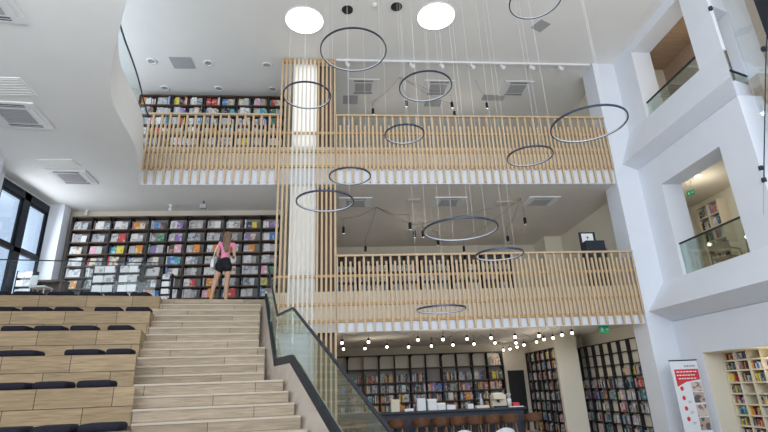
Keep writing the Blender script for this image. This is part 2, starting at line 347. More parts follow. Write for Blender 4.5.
# window beside the landing
TZ0, TZ1 = 5.5, 5.62; wf = MB(); X0, X1 = -8.62, -8.72
for y0, y1 in ((12.3, 12.5), (13.43, 13.72), (14.6, 14.9)): wf.box(X0-.2, X1, y0, y1, 4.0, 7.2)
for z0, z1 in ((6.98, 7.2), (TZ0, TZ1), (4.0, 4.1)): wf.box(X0-.2, X1, 12.3, 14.9, z0, z1)
for y0, y1 in ((12.5, 13.43), (13.72, 14.6)):
    wf.box(X0-.19, X1-.04, y0, y0+.05, TZ1, 6.98).box(X0-.19, X1-.04, y1-.05, y1, TZ1, 6.98).box(X0-.19, X1-.04, y0, y1, 6.92, 6.98).box(X0-.19, X1-.04, y0, y1, TZ1, TZ1+.05)
w3 = MB()
for y in (3.0, 5.1, 7.2, 9.3, 11.2): w3.box(-8.4, -8.3, y, y+.1, 8.4, 11.2)
for z in (8.4, 11.1): w3.box(-8.4, -8.3, 3.0, 11.3, z, z+.1)
w3 = struct('window_3', w3, M['frame']); MB().box(-8.36, -8.35, 3.0, 11.3, 8.4, 11.2).build('pane', M['glass_win'], w3)
win = struct('window_1', wf, M['frame'])
MB().box(-8.84, -8.82, 12.0, 14.8, 4.05, 7.0).build('pane', M['glass_win'], win)
# roof-level mullion, tension rod and glass of the curtain wall on the right
struct('trim_3', MB().box(9.02, 9.3, 7.3, 7.88, 3.1, CEIL), M['frame'])
gw = struct('window_2', MB().box(9.04, 9.055, 7.88, 8.62, 3.1, CEIL), M['glass_curtain'])
MB().tube([on_x(768, 14, 9.02), on_x(766, 54, 9.02), on_x(764, 162, 9.02), on_x(764, 215, 9.02)], .012, 6).build('tension_rod', M['dark_metal'], gw)
for x, y in ((763.5, 49), (761, 168), (764, 180), (710.5, 8.5)):
    p = on_x(x, y, 9.02); MB().lathe([(.0, -.05), (.045, -.045), (.05, 0), (.045, .045), (0, .05)], p, 10, False).build('glass_fixing', M['dark_metal'], gw)

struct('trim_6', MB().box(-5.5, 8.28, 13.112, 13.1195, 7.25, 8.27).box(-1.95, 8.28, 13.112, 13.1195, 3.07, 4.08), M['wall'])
struct('trim_7', MB().box(-5.5, 8.28, 13.105, 13.111, 7.74, 8.44).box(-1.95, 8.28, 13.105, 13.111, 3.4, 4.14), M['pale_board'])
# ================================================================== ROUND COLUMN AND SLATTED SCREENS
struct('trim_4', MB().box(-1.41, -.71, 13.22, 13.9, 0, CEIL), M['column'])
struct('trim_9', MB().box(-2.0, -.7, 13.13, 13.2, 0, 3.3), M['wall'])
struct('trim_10', MB().box(-.7, -.16, 13.4, 13.43, 0, 3.2).box(-.7, -.16, 13.4, 13.43, F2, 7.26).box(-.7, -.16, 13.4, 13.43, F3, CEIL), M['dark_board'])
FX0, FX1 = -1.8, 8.28
def screen(name, label, x0, x1, zb, zt, zshort0, zshort1, rails, phase=0):
    t = thing(name, label, 'balustrade', ((x0+x1)/2, 13.04, zb))
    tall = MB(); short = MB(); sp = .1218; n = int(round((x1-x0)/sp))
    for i in range(n+1):
        x = x0+.02+(x1-x0-.04)*i/n
        if (i+phase) % 2 == 0: tall.box(x-.028, x+.028, 13.0, 13.05, zb, zt)
        else: short.box(x-.028, x+.028, 13.0, 13.05, zshort0, zshort1)
    tall.build('tall_slat_rows', M['slat'], t); short.build('short_slat_rows', M['slat'], t)
    for z, h in rails: box_obj('rail', M['rail'], (x0, x1, 13.05, 13.11, z-h/2, z+h/2), t)
    box_obj('top_rail', M['slat'], (x0, x1, 12.97, 13.06, zt-.045, zt+.005), t)
    return t
for z, h, e in ((9.95, 2.8, 6), (5.8, 2.8, 1.2)): area_light('column_fill_panel', (-1.06, 13.07, z), (math.radians(90), 0, 0), .68, h, e, (1, .99, .96))  # unseen fill panels added behind the slats to brighten the column
screen('slatted_balustrade', 'long pale wood slatted balustrade of the top gallery, right of the column', -.14, FX1, 7.26, 9.475, 7.68, 9.12, ((8.88, .07), (8.28, .08), (7.79, .08)))
screen('slatted_balustrade', 'pale wood slatted balustrade of the top gallery left of the column, bookcases behind', -5.54, -1.82, 7.26, 9.475, 7.68, 9.12, ((8.88, .07), (8.28, .08), (7.79, .08)), 1)
screen('slatted_balustrade', 'pale wood slatted balustrade of the middle gallery above the bar', -.14, FX1, 3.08, 5.115, 3.36, 4.93, ((4.55, .07), (3.8, .08), (3.36, .08)))
t = thing('slatted_column_screen', 'tall pale wood slat screen in front of the white column, floor to ceiling', 'screen', (-.96, 13.04, 0))
m = MB(); mw = MB()
for i in range(14):
    x = -1.78+.02+i*(1.64-.04)/13
    (mw if -1.42 < x < -.70 else m).box(x-.027, x+.027, 13.0, 13.04, 0.0 if i > 7 else (3.08 if i > 0 else 3.55), 11.47)
m.build('slat_rows', M['slat'], t); mw.build('pale_slat_rows', M['column_slat'], t)
for z in (8.88, 8.28, 7.79, 4.55, 3.8, 3.36): box_obj('rail', M['rail'], (-1.8, -.14, 13.04, 13.1, z-.035, z+.035), t)
box_obj('head_rail', M['rail'], (-1.8, -.14, 13.04, 13.12, 11.36, 11.48), t)
m = MB()
for k in range(2): m.box(-.165, -.135, 13.16+k*.13, 13.22+k*.13, F3, 11.47); m.box(-1.8, -1.77, 13.16+k*.13, 13.22+k*.13, F3, 11.47)
m.build('return_slat_rows', M['slat'], t)

# ================================================================== STAIRS, SEATING
AL = .158; P0 = Vector((-2.15, 13.25, 0))
stair = thing('staircase', 'wide timber-clad staircase climbing to the bookcase landing', 'staircase', P0, rz=AL)
T_ = .306; R_ = .18
def bn(n): return n*T_ + (.85 if n > 11 else 0)
def a_right(n):
    b = bn(n)
    return (.02 if n < 8 else .15) if n < 12 else .45+.25*(b-4.52)
for n in range(1, 22):
    z = 4-R_*n; al = -2.75 if n < 8 else (-2.6+.09*(n-8) if n < 12 else -1.86+.25*(bn(n)-4.52))
    s = MB().box(al, a_right(n), -bn(n), -bn(n-1)+.02, max(z-.5, 0), z-.03).build('step', M['step_wood'], stair, local=True)
    MB().box(al, a_right(n), -bn(n)-.015, -bn(n-1)+.02, z-.03, z).build('nosing', M['nosing'], s, local=True)
seat = thing('tiered_seating', 'broad oak-clad tiered seating left of the stairs, dark cushions on it', 'seating', P0, rz=AL)
TB = .4155; TD = 1.1674; TH = .549
T_AR = [-2.39, -2.34, -2.23, -2.0, -1.72, -1.47, -1.2]
def t_left(b): return (-8.08+2.15-math.sin(AL)*b)/math.cos(AL)-.0
for n in range(7):
    b = TB+TD*n; z = 4-TH*n; b0 = b-TD if n else -.12
    xl = t_left(b0) if n else t_left(b)-.35
    poly = [(xl, -b), (T_AR[n], -b), (T_AR[n-1]+.0 if n else T_AR[0]-.05, -b0), (xl, -b0)]
    MB().prism(poly, 'z', max(0, z-TH-.2), z).build('tier', M['seat_wood'], seat, local=True)
ST = Matrix.Translation(P0) @ Matrix.Rotation(AL, 4, 'Z')
# parapet and glass of the stair
PAR = [(-.3, -.03, 4.0, .15, 4.02), (0, -.03, 4.0, .15, 4.02), (1.6, .0, 3.06, .255, 3.08), (3.2, .17, 2.12, .36, 2.14), (4.3, .40, 2.0, .60, 2.13), (6.1, .86, 1.05, 1.04, 1.14), (8.1, 1.34, 0.05, 1.52, .07)]
par = MB(); secs = []
for b, af, zs, ash, zsh in PAR:
    lo = max(zs-.45, -.0)
    secs.append([(af, -b, 0), (af, -b, lo), (ash-.03, -b, zsh), (ash+.14, -b, zsh), (ash+.14, -b, 0)])
par.loft(secs); par.build('parapet', M['stone'], stair, local=True)
gb = thing('glass_balustrade', 'sloping glass stair balustrade with dark steel handrail and shoe', 'balustrade', P0, rz=AL)
sh = MB(); hr = MB(); sec1 = []; sec2 = []
HZ = [5.0, 5.0, 4.05, 3.11, 3.08, 2.11, 1.03]
for (b, af, zs, ash, zsh), hz in zip(PAR, HZ):
    sec1.append([(ash-.035, -b, zsh-.03), (ash-.035, -b, zsh+.13), (ash+.035, -b, zsh+.13), (ash+.035, -b, zsh-.03)])
    sec2.append([(ash-.02, -b, hz-.02), (ash-.02, -b, hz+.015), (ash+.02, -b, hz+.015), (ash+.02, -b, hz-.02)])
sh.loft(sec1).build('base_channel', M['dark_metal'], gb, local=True); hr.loft(sec2).build('handrail', M['dark_metal'], gb, local=True)
for i in range(len(PAR)-1):
    A, B = PAR[i], PAR[i+1]
    g = MB().loft([[(A[3]-.008, -A[0]-.01, A[4]+.1), (A[3]-.008, -A[0]-.01, HZ[i]-.02), (A[3]+.008, -A[0]-.01, HZ[i]-.02), (A[3]+.008, -A[0]-.01, A[4]+.1)],
                   [(B[3]-.008, -B[0]+.01, B[4]+.1), (B[3]-.008, -B[0]+.01, HZ[i+1]-.02), (B[3]+.008, -B[0]+.01, HZ[i+1]-.02), (B[3]+.008, -B[0]+.01, B[4]+.1)]])
    g.build('glass_panel', M['glass_green'], gb, local=True)
# glass along the back of the top tier
lb = thing('glass_balustrade', 'low glass balustrade behind the top row of cushions', 'balustrade', (-6.4, 12.7, 4.0))
def tl(a, b, z): return ST @ Vector((a, -b, z))
MB().loft([[tl(a, .0, 4.0), tl(a, .0, 4.93), tl(a, -.015, 4.93), tl(a, -.015, 4.0)] for a in (-6.3, -4.6, -2.6)]).build('glass_panel', M['glass'], lb)
MB().loft([[tl(a, .005, 4.925), tl(a, .005, 4.95), tl(a, -.02, 4.95), tl(a, -.02, 4.925)] for a in (-6.3, -4.6, -2.6)]).build('handrail', M['dark_metal'], lb)

# cushions: (tier, x0, x1) as the photo shows them along each tier
CUSH = [(0, -18, 11), (0, 13, 44), (0, 47, 76), (0, 79, 102), (0, 104, 128.5), (0, 130, 151),
        (1, -12, 18), (1, 21, 52), (1, 54, 81.5), (1, 94, 122.5), (1, 125.5, 151),
        (2, 0, 31.5), (2, 33, 66), (2, 69, 98), (2, 107, 133),
        (3, -4, 40.5), (3, 63, 102.5), (3, 104.5, 133.5),
        (4, -14, 31), (4, 31.5, 71.5), (4, 75, 114.5),
        (5, -20, 28.5), (5, 29, 75), (5, 76.5, 124)]
TIERW = ['top', 'second', 'third', 'fourth', 'fifth', 'lowest visible']
def plane_b(x, y, b):
    d = ray(x, y); nd = Vector((math.sin(AL), -math.cos(AL), 0)); tt = (b-(EYE-P0).dot(nd))/d.dot(nd); return EYE+d*tt
cnt = [0]*6; tot = [sum(1 for c in CUSH if c[0] == n) for n in range(6)]
YT = [292, 308, 328, 354, 384, 427]
for n, xa, xb in CUSH:
    cnt[n] += 1
    b = TB+TD*n; z = 4-TH*n; ud = Vector((math.cos(AL), math.sin(AL), 0))
    a0 = (plane_b(xa, YT[n], b)-P0).dot(ud); a1 = (plane_b(xb, YT[n], b-.22)-P0).dot(ud)
    ca, hw, hd, h = (a0+a1)/2, (a1-a0)/2, .23, .1 if n < 5 else .095
    m = MB(); secs = []
    for zz, k in ((0, .012), (.015, 0), (h*.6, 0), (h*.92, .02), (h, .07)):
        q = []
        for cx, cy, a00 in ((hw-k-.05, hd-k-.05, 0), (-(hw-k-.05), hd-k-.05, 90), (-(hw-k-.05), -(hd-k-.05), 180), (hw-k-.05, -(hd-k-.05), 270)):
            for j in range(4):
                an = math.radians(a00+j*30); q.append((cx+.05*math.cos(an), cy+.05*math.sin(an), zz))
        secs.append(q)
    m.loft(secs, smooth=True)
    o = m.build('seat_cushion', M['cushion'], local=True)
    rz = random.uniform(-.03, .03)
    o.location = ST @ Vector((ca, -(b-hd-.0), z+.002)); o.rotation_euler = (0, 0, AL+rz)
    tag(o, f'flat dark seat cushion, {ORD[cnt[n]-1]} from the left on the {TIERW[n]} tier' if cnt[n] < tot[n] else f'flat dark seat cushion nearest the stairs on the {TIERW[n]} tier', 'cushion', 'seat cushions on the tiered seating')

# ================================================================== BOOKCASES
BIG = MB()          # the books past the 300 nearest ones
def bookcase(name, label, origin, rz, wd, zs, nb, dep, case, board, back, posts_every=2, post=.05, thin=.018, brackets=True, bt=.018):
    """local x along the front, local y into the wall, z absolute"""
    t = thing(name, label, 'bookcase', (origin[0], origin[1], zs[0]), rz=rz)
    z0, z1 = zs[0], zs[-1]; q = -z0
    for i in range(nb+1):
        x = wd*i/nb; pw = post if i % posts_every == 0 else thin
        MB().box(x-pw/2, x+pw/2, 0, dep, 0, z1-z0).build('upright', case, t, local=True)
    for z in zs: MB().box(0, wd, .005, dep, z-bt+q, z+bt+q).build('shelf', board, t, local=True)
    if back is not None: MB().box(0, wd, dep-.015, dep, 0, z1-z0).build('back_panel', back, t, local=True)
    if brackets:
        for i in range(0, nb+1, posts_every):
            x = wd*i/nb
            for sg in (-1, 1):
                if 0 <= x+sg*.1 <= wd:
                    MB().prism([(x, z1-z0), (x+sg*.17, z1-z0), (x+sg*.06, z1-z0-.05), (x, z1-z0-.17)], 'y', .0, .03).build('corner_bracket', case, t, local=True)
    T = Matrix.Translation((origin[0], origin[1], 0)) @ Matrix.Rotation(rz, 4, 'Z')
    return t, T
def wchoice(ws): return random.choices(range(len(ws)), ws)[0]
def fill_big(T, wd, zs, nb, dep, face=.4, skip=lambda r, c: 0.0, full=.9, hmax=.30, colw=BW_SPINE):
    for r in range(len(zs)-1):
        z = zs[r]+.02; hh = min(zs[r+1]-zs[r]-.05, hmax)
        for c in range(nb):
            x = wd*c/nb+.03; xe = wd*(c+1)/nb-.03
            if random.random() < skip(r, c): continue
            xe = x+(xe-x)*random.uniform(full, 1)
            while x < xe-.03:
                if random.random() < face and xe-x > .15:
                    bw = min(random.uniform(.14, .2), xe-x); BIG.cur = wchoice(BW_FACE); y = .06
                    BIG.box(x, x+bw-.01, y, y+.025, z, z+hh*random.uniform(.75, .97), T); x += bw
                else:
                    bw = random.uniform(.02, .05); BIG.cur = wchoice(colw); y = random.uniform(.03, .07)
                    BIG.box(x, x+bw-.003, y, y+.15, z, z+hh*random.uniform(.65, .98), T); x += bw
# ---- landing bookcase, books one by one
LZ = [4.02, 4.38, 4.72, 5.06, 5.40, 5.76, 6.13, 6.53, 6.95]
LX0, LX1, LNB = -8.14, -1.92, 11
bookcase('bookcase', 'wide black bookcase filling the landing wall behind the woman', (LX0, 14.88, 0), 0, LX1-LX0, LZ, LNB, .35, M['case'], M['board'], M['case_back'])
meshes = {}
def book_mesh(kind, ci, k):
    key = (kind, ci, k)
    if key not in meshes:
        if kind == 'face': wv, dv, hv = [(.17, .022, .245), (.20, .025, .27), (.155, .02, .225)][k]
        else: wv, dv, hv = [(.032, .16, .25), (.045, .18, .28), (.025, .14, .22)][k]
        m = MB(); c = .003; m.box(-wv/2, wv/2, 0, dv, 0, hv) if kind == 'spine' else m.box(-wv/2, wv/2, 0, .004, 0, hv).box(-wv/2, wv/2, dv-.004, dv, 0, hv).box(-wv/2, -wv/2+c, .004, dv-.004, 0, hv).box(-wv/2+c, wv/2-c, .004, dv-.004, .004, hv-.004)
        meshes[key] = (m.mesh('book', BM[ci], Vector((0, 0, 0))), wv, dv, hv)
    return meshes[key]
nbook = 0; NB_MAX = 292
cells = [(r, c) for r in range(8) for c in range(LNB)]
FORCE = {(6, 1): None}
for r, c in sorted(cells, key=lambda q: (q[0] == 0 and q[1] < 5, )):
    cw = (LX1-LX0)/LNB; x = LX0+cw*c+.045; xe = LX0+cw*(c+1)-.03; z = LZ[r]+.02; k = 0; hmax = LZ[r+1]-LZ[r]-.05
    nsp = random.choice((0, 0, 1, 1, 2)); row = ORD[7-r]; bay = ORD[c]
    while x < xe-.02:
        spine = k < nsp or xe-x < .15
        if spine and k >= nsp: break
        ci = wchoice(BW_SPINE if spine and random.random() < .5 else BW_FACE)
        me, wv, dv, hv = book_mesh('spine' if spine else 'face', ci, random.randrange(3))
        if x+wv > xe: break
        yb = 14.88+random.uniform(.03, .06)
        tilt = 0 if spine else random.uniform(-.16, -.1); sc = min(1.0, hmax/hv*.97)
        if nbook < NB_MAX:
            o = bpy.data.objects.new('book', me); COL.objects.link(o); o.location = (x+wv/2, yb, z); o.rotation_euler = (tilt, 0, 0); o.scale = (1, 1, sc)
            tag(o, f"{BOOKC[ci][0]} {'upright spine-out' if spine else 'face-out'} book, {ORD[k]} in {bay} bay, {row} shelf, landing bookcase", 'book', 'books on the landing bookcase')
            nbook += 1
        else:
            BIG.cur = ci; BIG.box(x, x+wv, yb, yb+dv, z, z+hv*sc)
        x += wv+random.uniform(.004, .014); k += 1
# ---- top gallery bookcase (left)
UZ = [8.27+.38*i for i in range(9)]
_, T = bookcase('bookcase', 'bookcase of colourful books at the back of the top gallery', (-6.7, 14.86, 0), 0, 4.8, UZ, 9, .35, M['case'], M['board'], M['case_back'], brackets=False)
fill_big(T, 4.8, UZ, 9, .35, .55, hmax=.34, colw=[3, 5, 2, 2, 3, 2, 4, 3, 3, 2, 2, 2, 2, 2, 3, 3, 3])
# ---- middle gallery bookcase
VZ = [4.1, 4.5, 4.9, 5.3, 5.7, 6.1, 6.45, 6.8]
_, T = bookcase('bookcase', 'long dark bookcase at the back of the middle gallery', (-.6, 19.32, 0), 0, 7.6, VZ, 12, .33, M['case'], M['board'], M['case_back_dark'], brackets=False)
fill_big(T, 7.6, VZ, 12, .33, .25, skip=lambda r, c: .9 if r == 6 else .15, hmax=.32)
# ---- bar back bookcase
BZ = [.05, .42, .80, 1.16, 1.50, 1.86, 2.36, 2.86]
_, T = bookcase('bookcase', 'black bookcase on the back wall behind the bar', (-1.0, 19.3, 0), 0, 7.15, BZ, 12, .35, M['case'], M['board'], M['case_back'])
MB().box(.02, 7.13, .32, .334, BZ[6]-BZ[0], BZ[7]-BZ[0]).build('pale_back_panel', M['case_back_pale'], bpy.data.objects[_.name], local=True)
fill_big(T, 7.15, BZ, 12, .35, .12, skip=lambda r, c: 1 if r == 6 and c < 11 else (.8 if c < 2 else .03), hmax=.33, colw=[.5, 1, .5, 1, 3, 1, 1.5, 5, 2, 1, 1.5, 1, .5, 1, 8, 8, 3])
# ---- side wall bookcases beyond the bar (fronts face left)
def side_case(label, x, y0, y1, zs, nb, back, skip, case=None, board=None):
    _, T = bookcase('bookcase', label, (x+.06, y1, 0), -PI/2, y1-y0, zs, nb, .14, case or M['case'], board or M['case'], back, posts_every=1, post=.02, brackets=False, bt=.011)
    fill_big(T, y1-y0, zs, nb, .14, .12, skip=skip, hmax=.28); return _
SZ = [.04+.342*i for i in range(9)]
side_case('tall black bookcase with empty upper shelves beside the white pier', 8.3, 13.85, 17.6, SZ, 7, M['cream'], lambda r, c: 1 if r >= 6 else (.9 if r == 5 and c < 5 else .08))
side_case('tall packed bookcase in the far corner beyond the beige pier', 7.14, 16.87, 19.66, SZ, 6, M['case_back'], lambda r, c: .03)
# ---- cream bookcase in the lower right opening
CZ = [.05, .27, .50, .74, .98, 1.22, 1.47, 1.75, 1.98, 2.19]
_, T = bookcase('bookcase', 'cream pigeonhole bookcase inside the lower right opening', (9.47, 12.1, 0), -PI/2, 3.6, CZ, 9, .35, M['case_white'], M['case_white'], M['case_white'], 1, .04, brackets=False)
fill_big(T, 3.6, CZ, 9, .35, .06, skip=lambda r, c: .12, full=.6, hmax=.2, colw=[.5, .5, .5, .5, 1, .5, 1, 2, 4, 2, 1, 1, .5, 1, 7, 8, 4])
# ---- bookcase in the room behind the middle opening
RZ = [4.1+.4*i for i in range(8)]
_, T = bookcase('bookcase', 'pale wood bookcase seen through the middle right opening', (11.75, 14.5, 0), -PI/2, .95, RZ, 2, .34, M['case_white'], M['case_white'], M['case_back_dark'], 1, .04, brackets=False)
fill_big(T, 1.0, RZ, 2, .34, .2, hmax=.32, skip=lambda r, c: 0, colw=[1, 1, 1, 1, 2, 1, 1, 2, 4, 2, 2, 1, 1, 1, 5, 6, 3])
bk = BIG.build('books', BM, origin=(3, 17, 0)); tag(bk, 'the further rows of books on the galleries, behind the bar and on side shelves', 'books'); bk['kind'] = 'stuff'

# ================================================================== MAGAZINE RACKS AND TABLE ON THE LANDING
RACKS = [(-8.45, .46, 'by the window'), (-6.42, .62, 'left of the pair mid-landing'), (-5.78, .56, 'right of the pair mid-landing'), (-4.78, .28, 'narrow, near the stairs')]
for (rx, rw, wl_), hgt in zip(RACKS, (1.0, 1.12, 1.12, .86)):
    t = thing('magazine_rack', f'open wire magazine rack on the landing, {wl_}', 'magazine rack', (rx, 13.75, 4.0), 'magazine racks on the landing')
    MB().box(rx-rw/2, rx-rw/2+.012, 13.7, 13.9, 4.0, 4.0+hgt).box(rx+rw/2-.012, rx+rw/2, 13.7, 13.9, 4.0, 4.0+hgt).build('side_frame', M['dark_metal'], t)
    for k in range(4):
        z = 4.0+hgt*(.1+.235*k)
        MB().box(rx-rw/2, rx+rw/2, 13.68, 13.9, z-.012, z).build('shelf', M['dark_metal'], t)
        nmag = 1 if rw < .4 else 2
        for j in range(nmag):
            mw = (rw-.08)/nmag; x0 = rx-rw/2+.04+mw*j
            h = hgt*.165
            mm = MB().box(x0, x0+mw-.015, 13.69, 13.715, z+.002, z+h).build('magazine', M['paper'] if (k+j) % 3 else BM[1])
            tag(mm, f"white magazine, {'left' if j == 0 and nmag > 1 else ('right' if nmag > 1 else 'single')} on {ORD[3-k]} shelf of rack {wl_}", 'magazine', 'magazines in the landing racks')
t = thing('side_table', 'low brown wooden table on the landing before the white pier', 'table', (-7.8, 13.75, 4.0))
box_obj('table_top', M['board'], (-8.15, -7.4, 13.55, 13.95, 4.66, 4.71), t); box_obj('side_panel', M['board'], (-8.13, -8.08, 13.57, 13.93, 4.0, 4.66), t)
box_obj('side_panel', M['board'], (-7.47, -7.42, 13.57, 13.93, 4.0, 4.66), t); box_obj('front_panel', M['board'], (-8.08, -7.47, 13.9, 13.93, 4.05, 4.66), t)
t = thing('white_chair', 'small white chair pulled up to the brown landing table', 'chair', (-7.75, 13.3, 4.0))
box_obj('seat', M['white'], (-7.95, -7.55, 13.1, 13.5, 4.42, 4.46), t, .01); box_obj('backrest', M['white'], (-7.93, -7.75, 13.08, 13.11, 4.46, 4.72), t, .01)
for dx in (-.17, .17):
    for dy in (-.17, .17): MB().tube([(-7.75+dx, 13.3+dy, 4.42), (-7.75+dx*1.1, 13.3+dy*1.1, 4.0)], .012).build('leg', M['white'], t)

# ================================================================== RING PENDANTS
RINGS = [('a', 535.5, 1, 52, 11.0, 'highest, cut by the top edge of the photo'), ('b', 353.5, 51.3, 66.5, 11.2, 'large, beside the left round ceiling light'),
         ('c', 425.5, 87.5, 53, 11.4, 'in front of the middle air conditioner grille'), ('d', 307, 96.3, 48, 11.2, 'in front of the slat screen top'),
         ('e', 588.5, 125.5, 73.5, 9.6, 'large, beside the white pier'), ('f', 404.5, 135, 40, 11.4, 'small, in front of the top gallery balustrade'),
         ('g', 530, 157, 45.5, 11.2, 'over the right half of the top balustrade'), ('h', 350, 177, 42, 11.2, 'small, at the lower edge of the top balustrade'),
         ('i', 325, 202.3, 58, 10.4, 'in front of the slat screen between galleries'), ('j', 460.5, 230.5, 75, 10.0, 'large, in front of the middle gallery opening'),
         ('k', 499.5, 255.3, 48, 10.6, 'at the middle balustrade top rail'), ('l', 441.5, 310.2, 50, 10.4, 'lowest, in front of the middle balustrade')]
for nm, x, y, wpx, dep, where in RINGS:
    c = at_depth(x, y, dep); R = wpx/F_PX*dep/2
    t = thing('ring_pendant', f'dark ring pendant lamp, {where}', 'pendant lamp', c, 'ring pendant lamps in the atrium')
    n = 64; band = MB(); dif = MB()
    def ringsec(pr_):
        return [[(c.x+r*math.cos(2*PI*k/n), c.y+r*math.sin(2*PI*k/n), c.z+z) for r, z in pr_] for k in range(n+1)]
    band.loft(ringsec([(R-.022, 0), (R, 0), (R, .036), (R-.022, .036)]), caps=False); band.build('ring_body', M['ring'], t)
    dif.loft(ringsec([(R-.028, .005), (R-.022, .005), (R-.022, .031), (R-.028, .031)]), caps=False); dif.build('diffuser', M['ring_white'], t)
    for k in range(3):
        an = k*2*PI/3+.5; px, py = c.x+(R-.015)*math.cos(an), c.y+(R-.015)*math.sin(an)
        MB().tube([(px, py, c.z+.05), (px, py, CEIL)], .0025, 5).build('suspension_wire', M['wire'], t)

# ================================================================== CEILING FITTINGS
for (x, y, where) in ((304.5, 20, 'above the slat screen'), (436, 16, 'right of the two')):
    c = on_z(x, y, CEIL); t = thing('ceiling_light', f'large round glowing ceiling light, {where}', 'ceiling light', c, 'round ceiling lights')
    MB().lathe([(.52, -.03), (.54, -.03), (.54, 0)], c, 40, False).build('rim', M['white'], t)
    MB().lathe([(.001, -.028), (.525, -.028)], c, 40, False).build('diffuser', M['skylight'], t)
for (x, y, where) in ((347.5, 9.5, 'beside the left round ceiling light'), (396.5, 6.5, 'beside the right round ceiling light')):
    c = on_z(x, y, CEIL); t = thing('ceiling_speaker', f'black round ceiling speaker, {where}', 'speaker', c, 'ceiling speakers')
    MB().lathe([(.15, -.03), (.155, -.02), (.155, 0)], c, 28).build('housing', M['black'], t); MB().lathe([(.001, -.034), (.14, -.034)], c, 28, False).build('mesh_front', M['cable'], t)
c = on_z(375, 4.5, CEIL); t = thing('smoke_detector', 'small white smoke detector between the two ceiling speakers', 'detector', c); MB().lathe([(.0, -.07), (.05, -.06), (.07, 0)], c, 16, False).build('body', M['white'], t)
DL = [(152, 61), (165, 88), (208.5, 63), (219, 88.5), (267, 65), (273, 89)]
DW = ['front one of the left pair', 'rear one of the left pair', 'front one of the middle pair', 'rear one of the middle pair', 'front one beside the slat screen', 'rear one beside the slat screen']
for (x, y), wv in zip(DL, DW):
    c = on_z(x, y, CEIL); t = thing('downlight', f'round recessed white downlight, {wv}', 'downlight', c, 'downlights over the top gallery')
    MB().lathe([(.15, 0), (.15, -.02), (.11, -.03), (.10, -.005)], c, 24, False).build('rim', M['white'], t); MB().lathe([(.001, -.006), (.105, -.006)], c, 24, False).build('reflector', M['grille'], t)
for (x, y, wv) in ((87, 210.5, 'left, near the window pier'), (171, 205, 'right, above the middle bays')):
    c = on_z(x, y, 7.26); t = thing('soffit_spotlight', f'small white spotlight under the soffit before the landing bookcase, {wv}', 'spotlight', c, 'spotlights under the soffit')
    MB().lathe([(.06, 0), (.06, -.02), (.02, -.04), (.02, -.08)], c, 14).build('mount', M['white'], t); MB().tube([c+Vector((0, .03, -.07)), c+Vector((0, -.06, -.16))], [.04, .05], 14).build('lamp_head', M['white'], t)
c = on_z(204, 201, 7.26); t = thing('ceiling_speaker_bracket', 'small grey bracketed speaker under the soffit above the woman', 'speaker', c)
MB().tube([c, c-Vector((0, 0, .12))], .02).build('bracket', M['grille_dark'], t); MB().box(c.x-.09, c.x+.09, c.y-.08, c.y+.06, c.z-.25, c.z-.12).build('cabinet', M['grille'], t)
def cassette(label, cx, cy, z, hw, hd, grp='air conditioning cassettes', rz=0):
    t = thing('air_conditioner', label, 'air conditioner', (cx, cy, z), grp, rz)
    MB().box(-hw, hw, -hd, hd, -.035, 0).build('housing', M['white'], t, local=True, bevel=.01)
    g = MB().box(-hw*.55, hw*.55, -hd*.55, hd*.55, -.045, -.035)
    for k in range(9): g.box(-hw*.55, hw*.55, -hd*.5+k*hd*.125-.006, -hd*.5+k*hd*.125+.006, -.05, -.044)
    g.build('intake_grille', M['grille'], t, local=True)
    for b in ((-hw*.62, hw*.62, hd*.68, hd*.86), (-hw*.62, hw*.62, -hd*.86, -hd*.68), (hw*.68, hw*.86, -hd*.62, hd*.62), (-hw*.86, -hw*.68, -hd*.62, hd*.62)):
        l = MB().box(b[0], b[1], b[2], b[3], -.038, -.03).build('louver_slot', M['grille_dark'], t, local=True)
        MB().box(b[0], b[1], (b[2]+b[3])/2-.005 if b[1]-b[0] > b[3]-b[2] else b[2], (b[2]+b[3])/2+.005 if b[1]-b[0] > b[3]-b[2] else b[3], -.042, -.037).build('vane', M['white'], l, local=True)
    return t
cassette('white ceiling air conditioner over the top gallery, nearest the slat screen', .80, 14.48, CEIL, .52, .45)
cassette('white ceiling air conditioner over the top gallery, behind a ring lamp', 3.4, 14.48, CEIL, .52, .45)
cassette('white ceiling air conditioner over the top gallery, nearest the white pier', 6.2, 14.45, CEIL, .52, .45)
cassette('white ceiling air conditioner under the top gallery, nearest the slat screen', .46, 14.54, 7.26, .52, .4)
cassette('white ceiling air conditioner under the top gallery, middle one', 3.45, 14.54, 7.26, .52, .4)
cassette('white ceiling air conditioner under the top gallery, nearest the white pier', 6.5, 14.54, 7.26, .52, .4)
cassette('white air conditioner in the soffit over the seating, by the window', -7.1, 12.58, 7.26, .5, .45, rz=.06)
cassette('white air conditioner in the soffit over the seating, large at left edge', -6.65, 9.45, 7.26, .52, .52, rz=.1)
cassette('white air conditioner in the soffit, cut by the top left corner', -5.32, 6.2, 7.26, .5, .45, rz=.12)
def vent(label, cx, cy, z, hw, hd, mat=None, rz=0):
    t = thing('ceiling_vent', label, 'vent', (cx, cy, z), 'flat ceiling vents', rz)
    MB().box(-hw, hw, -hd, hd, -.015, 0).build('frame', mat or M['grille'], t, local=True)
    m = MB()
    for k in range(7): m.box(-hw*.9, hw*.9, -hd*.85+k*hd*.28-.008, -hd*.85+k*hd*.28+.008, -.022, -.014)
    m.build('slats', M['grille_dark'] if mat is None else mat, t, local=True)
vent('flat grey vent in the top ceiling left of the slat screen', -4.9, 13.35, CEIL, .33, .28, M['grille'])
vent('flat grey vent in the top ceiling under the highest ring lamp', 5.87, 11.3, CEIL, .2, .2, M['grille'], .5)
vent('flat grey grille in the top gallery ceiling by the slat screen', .37, 15.3, CEIL, .26, .27, M['grille'])
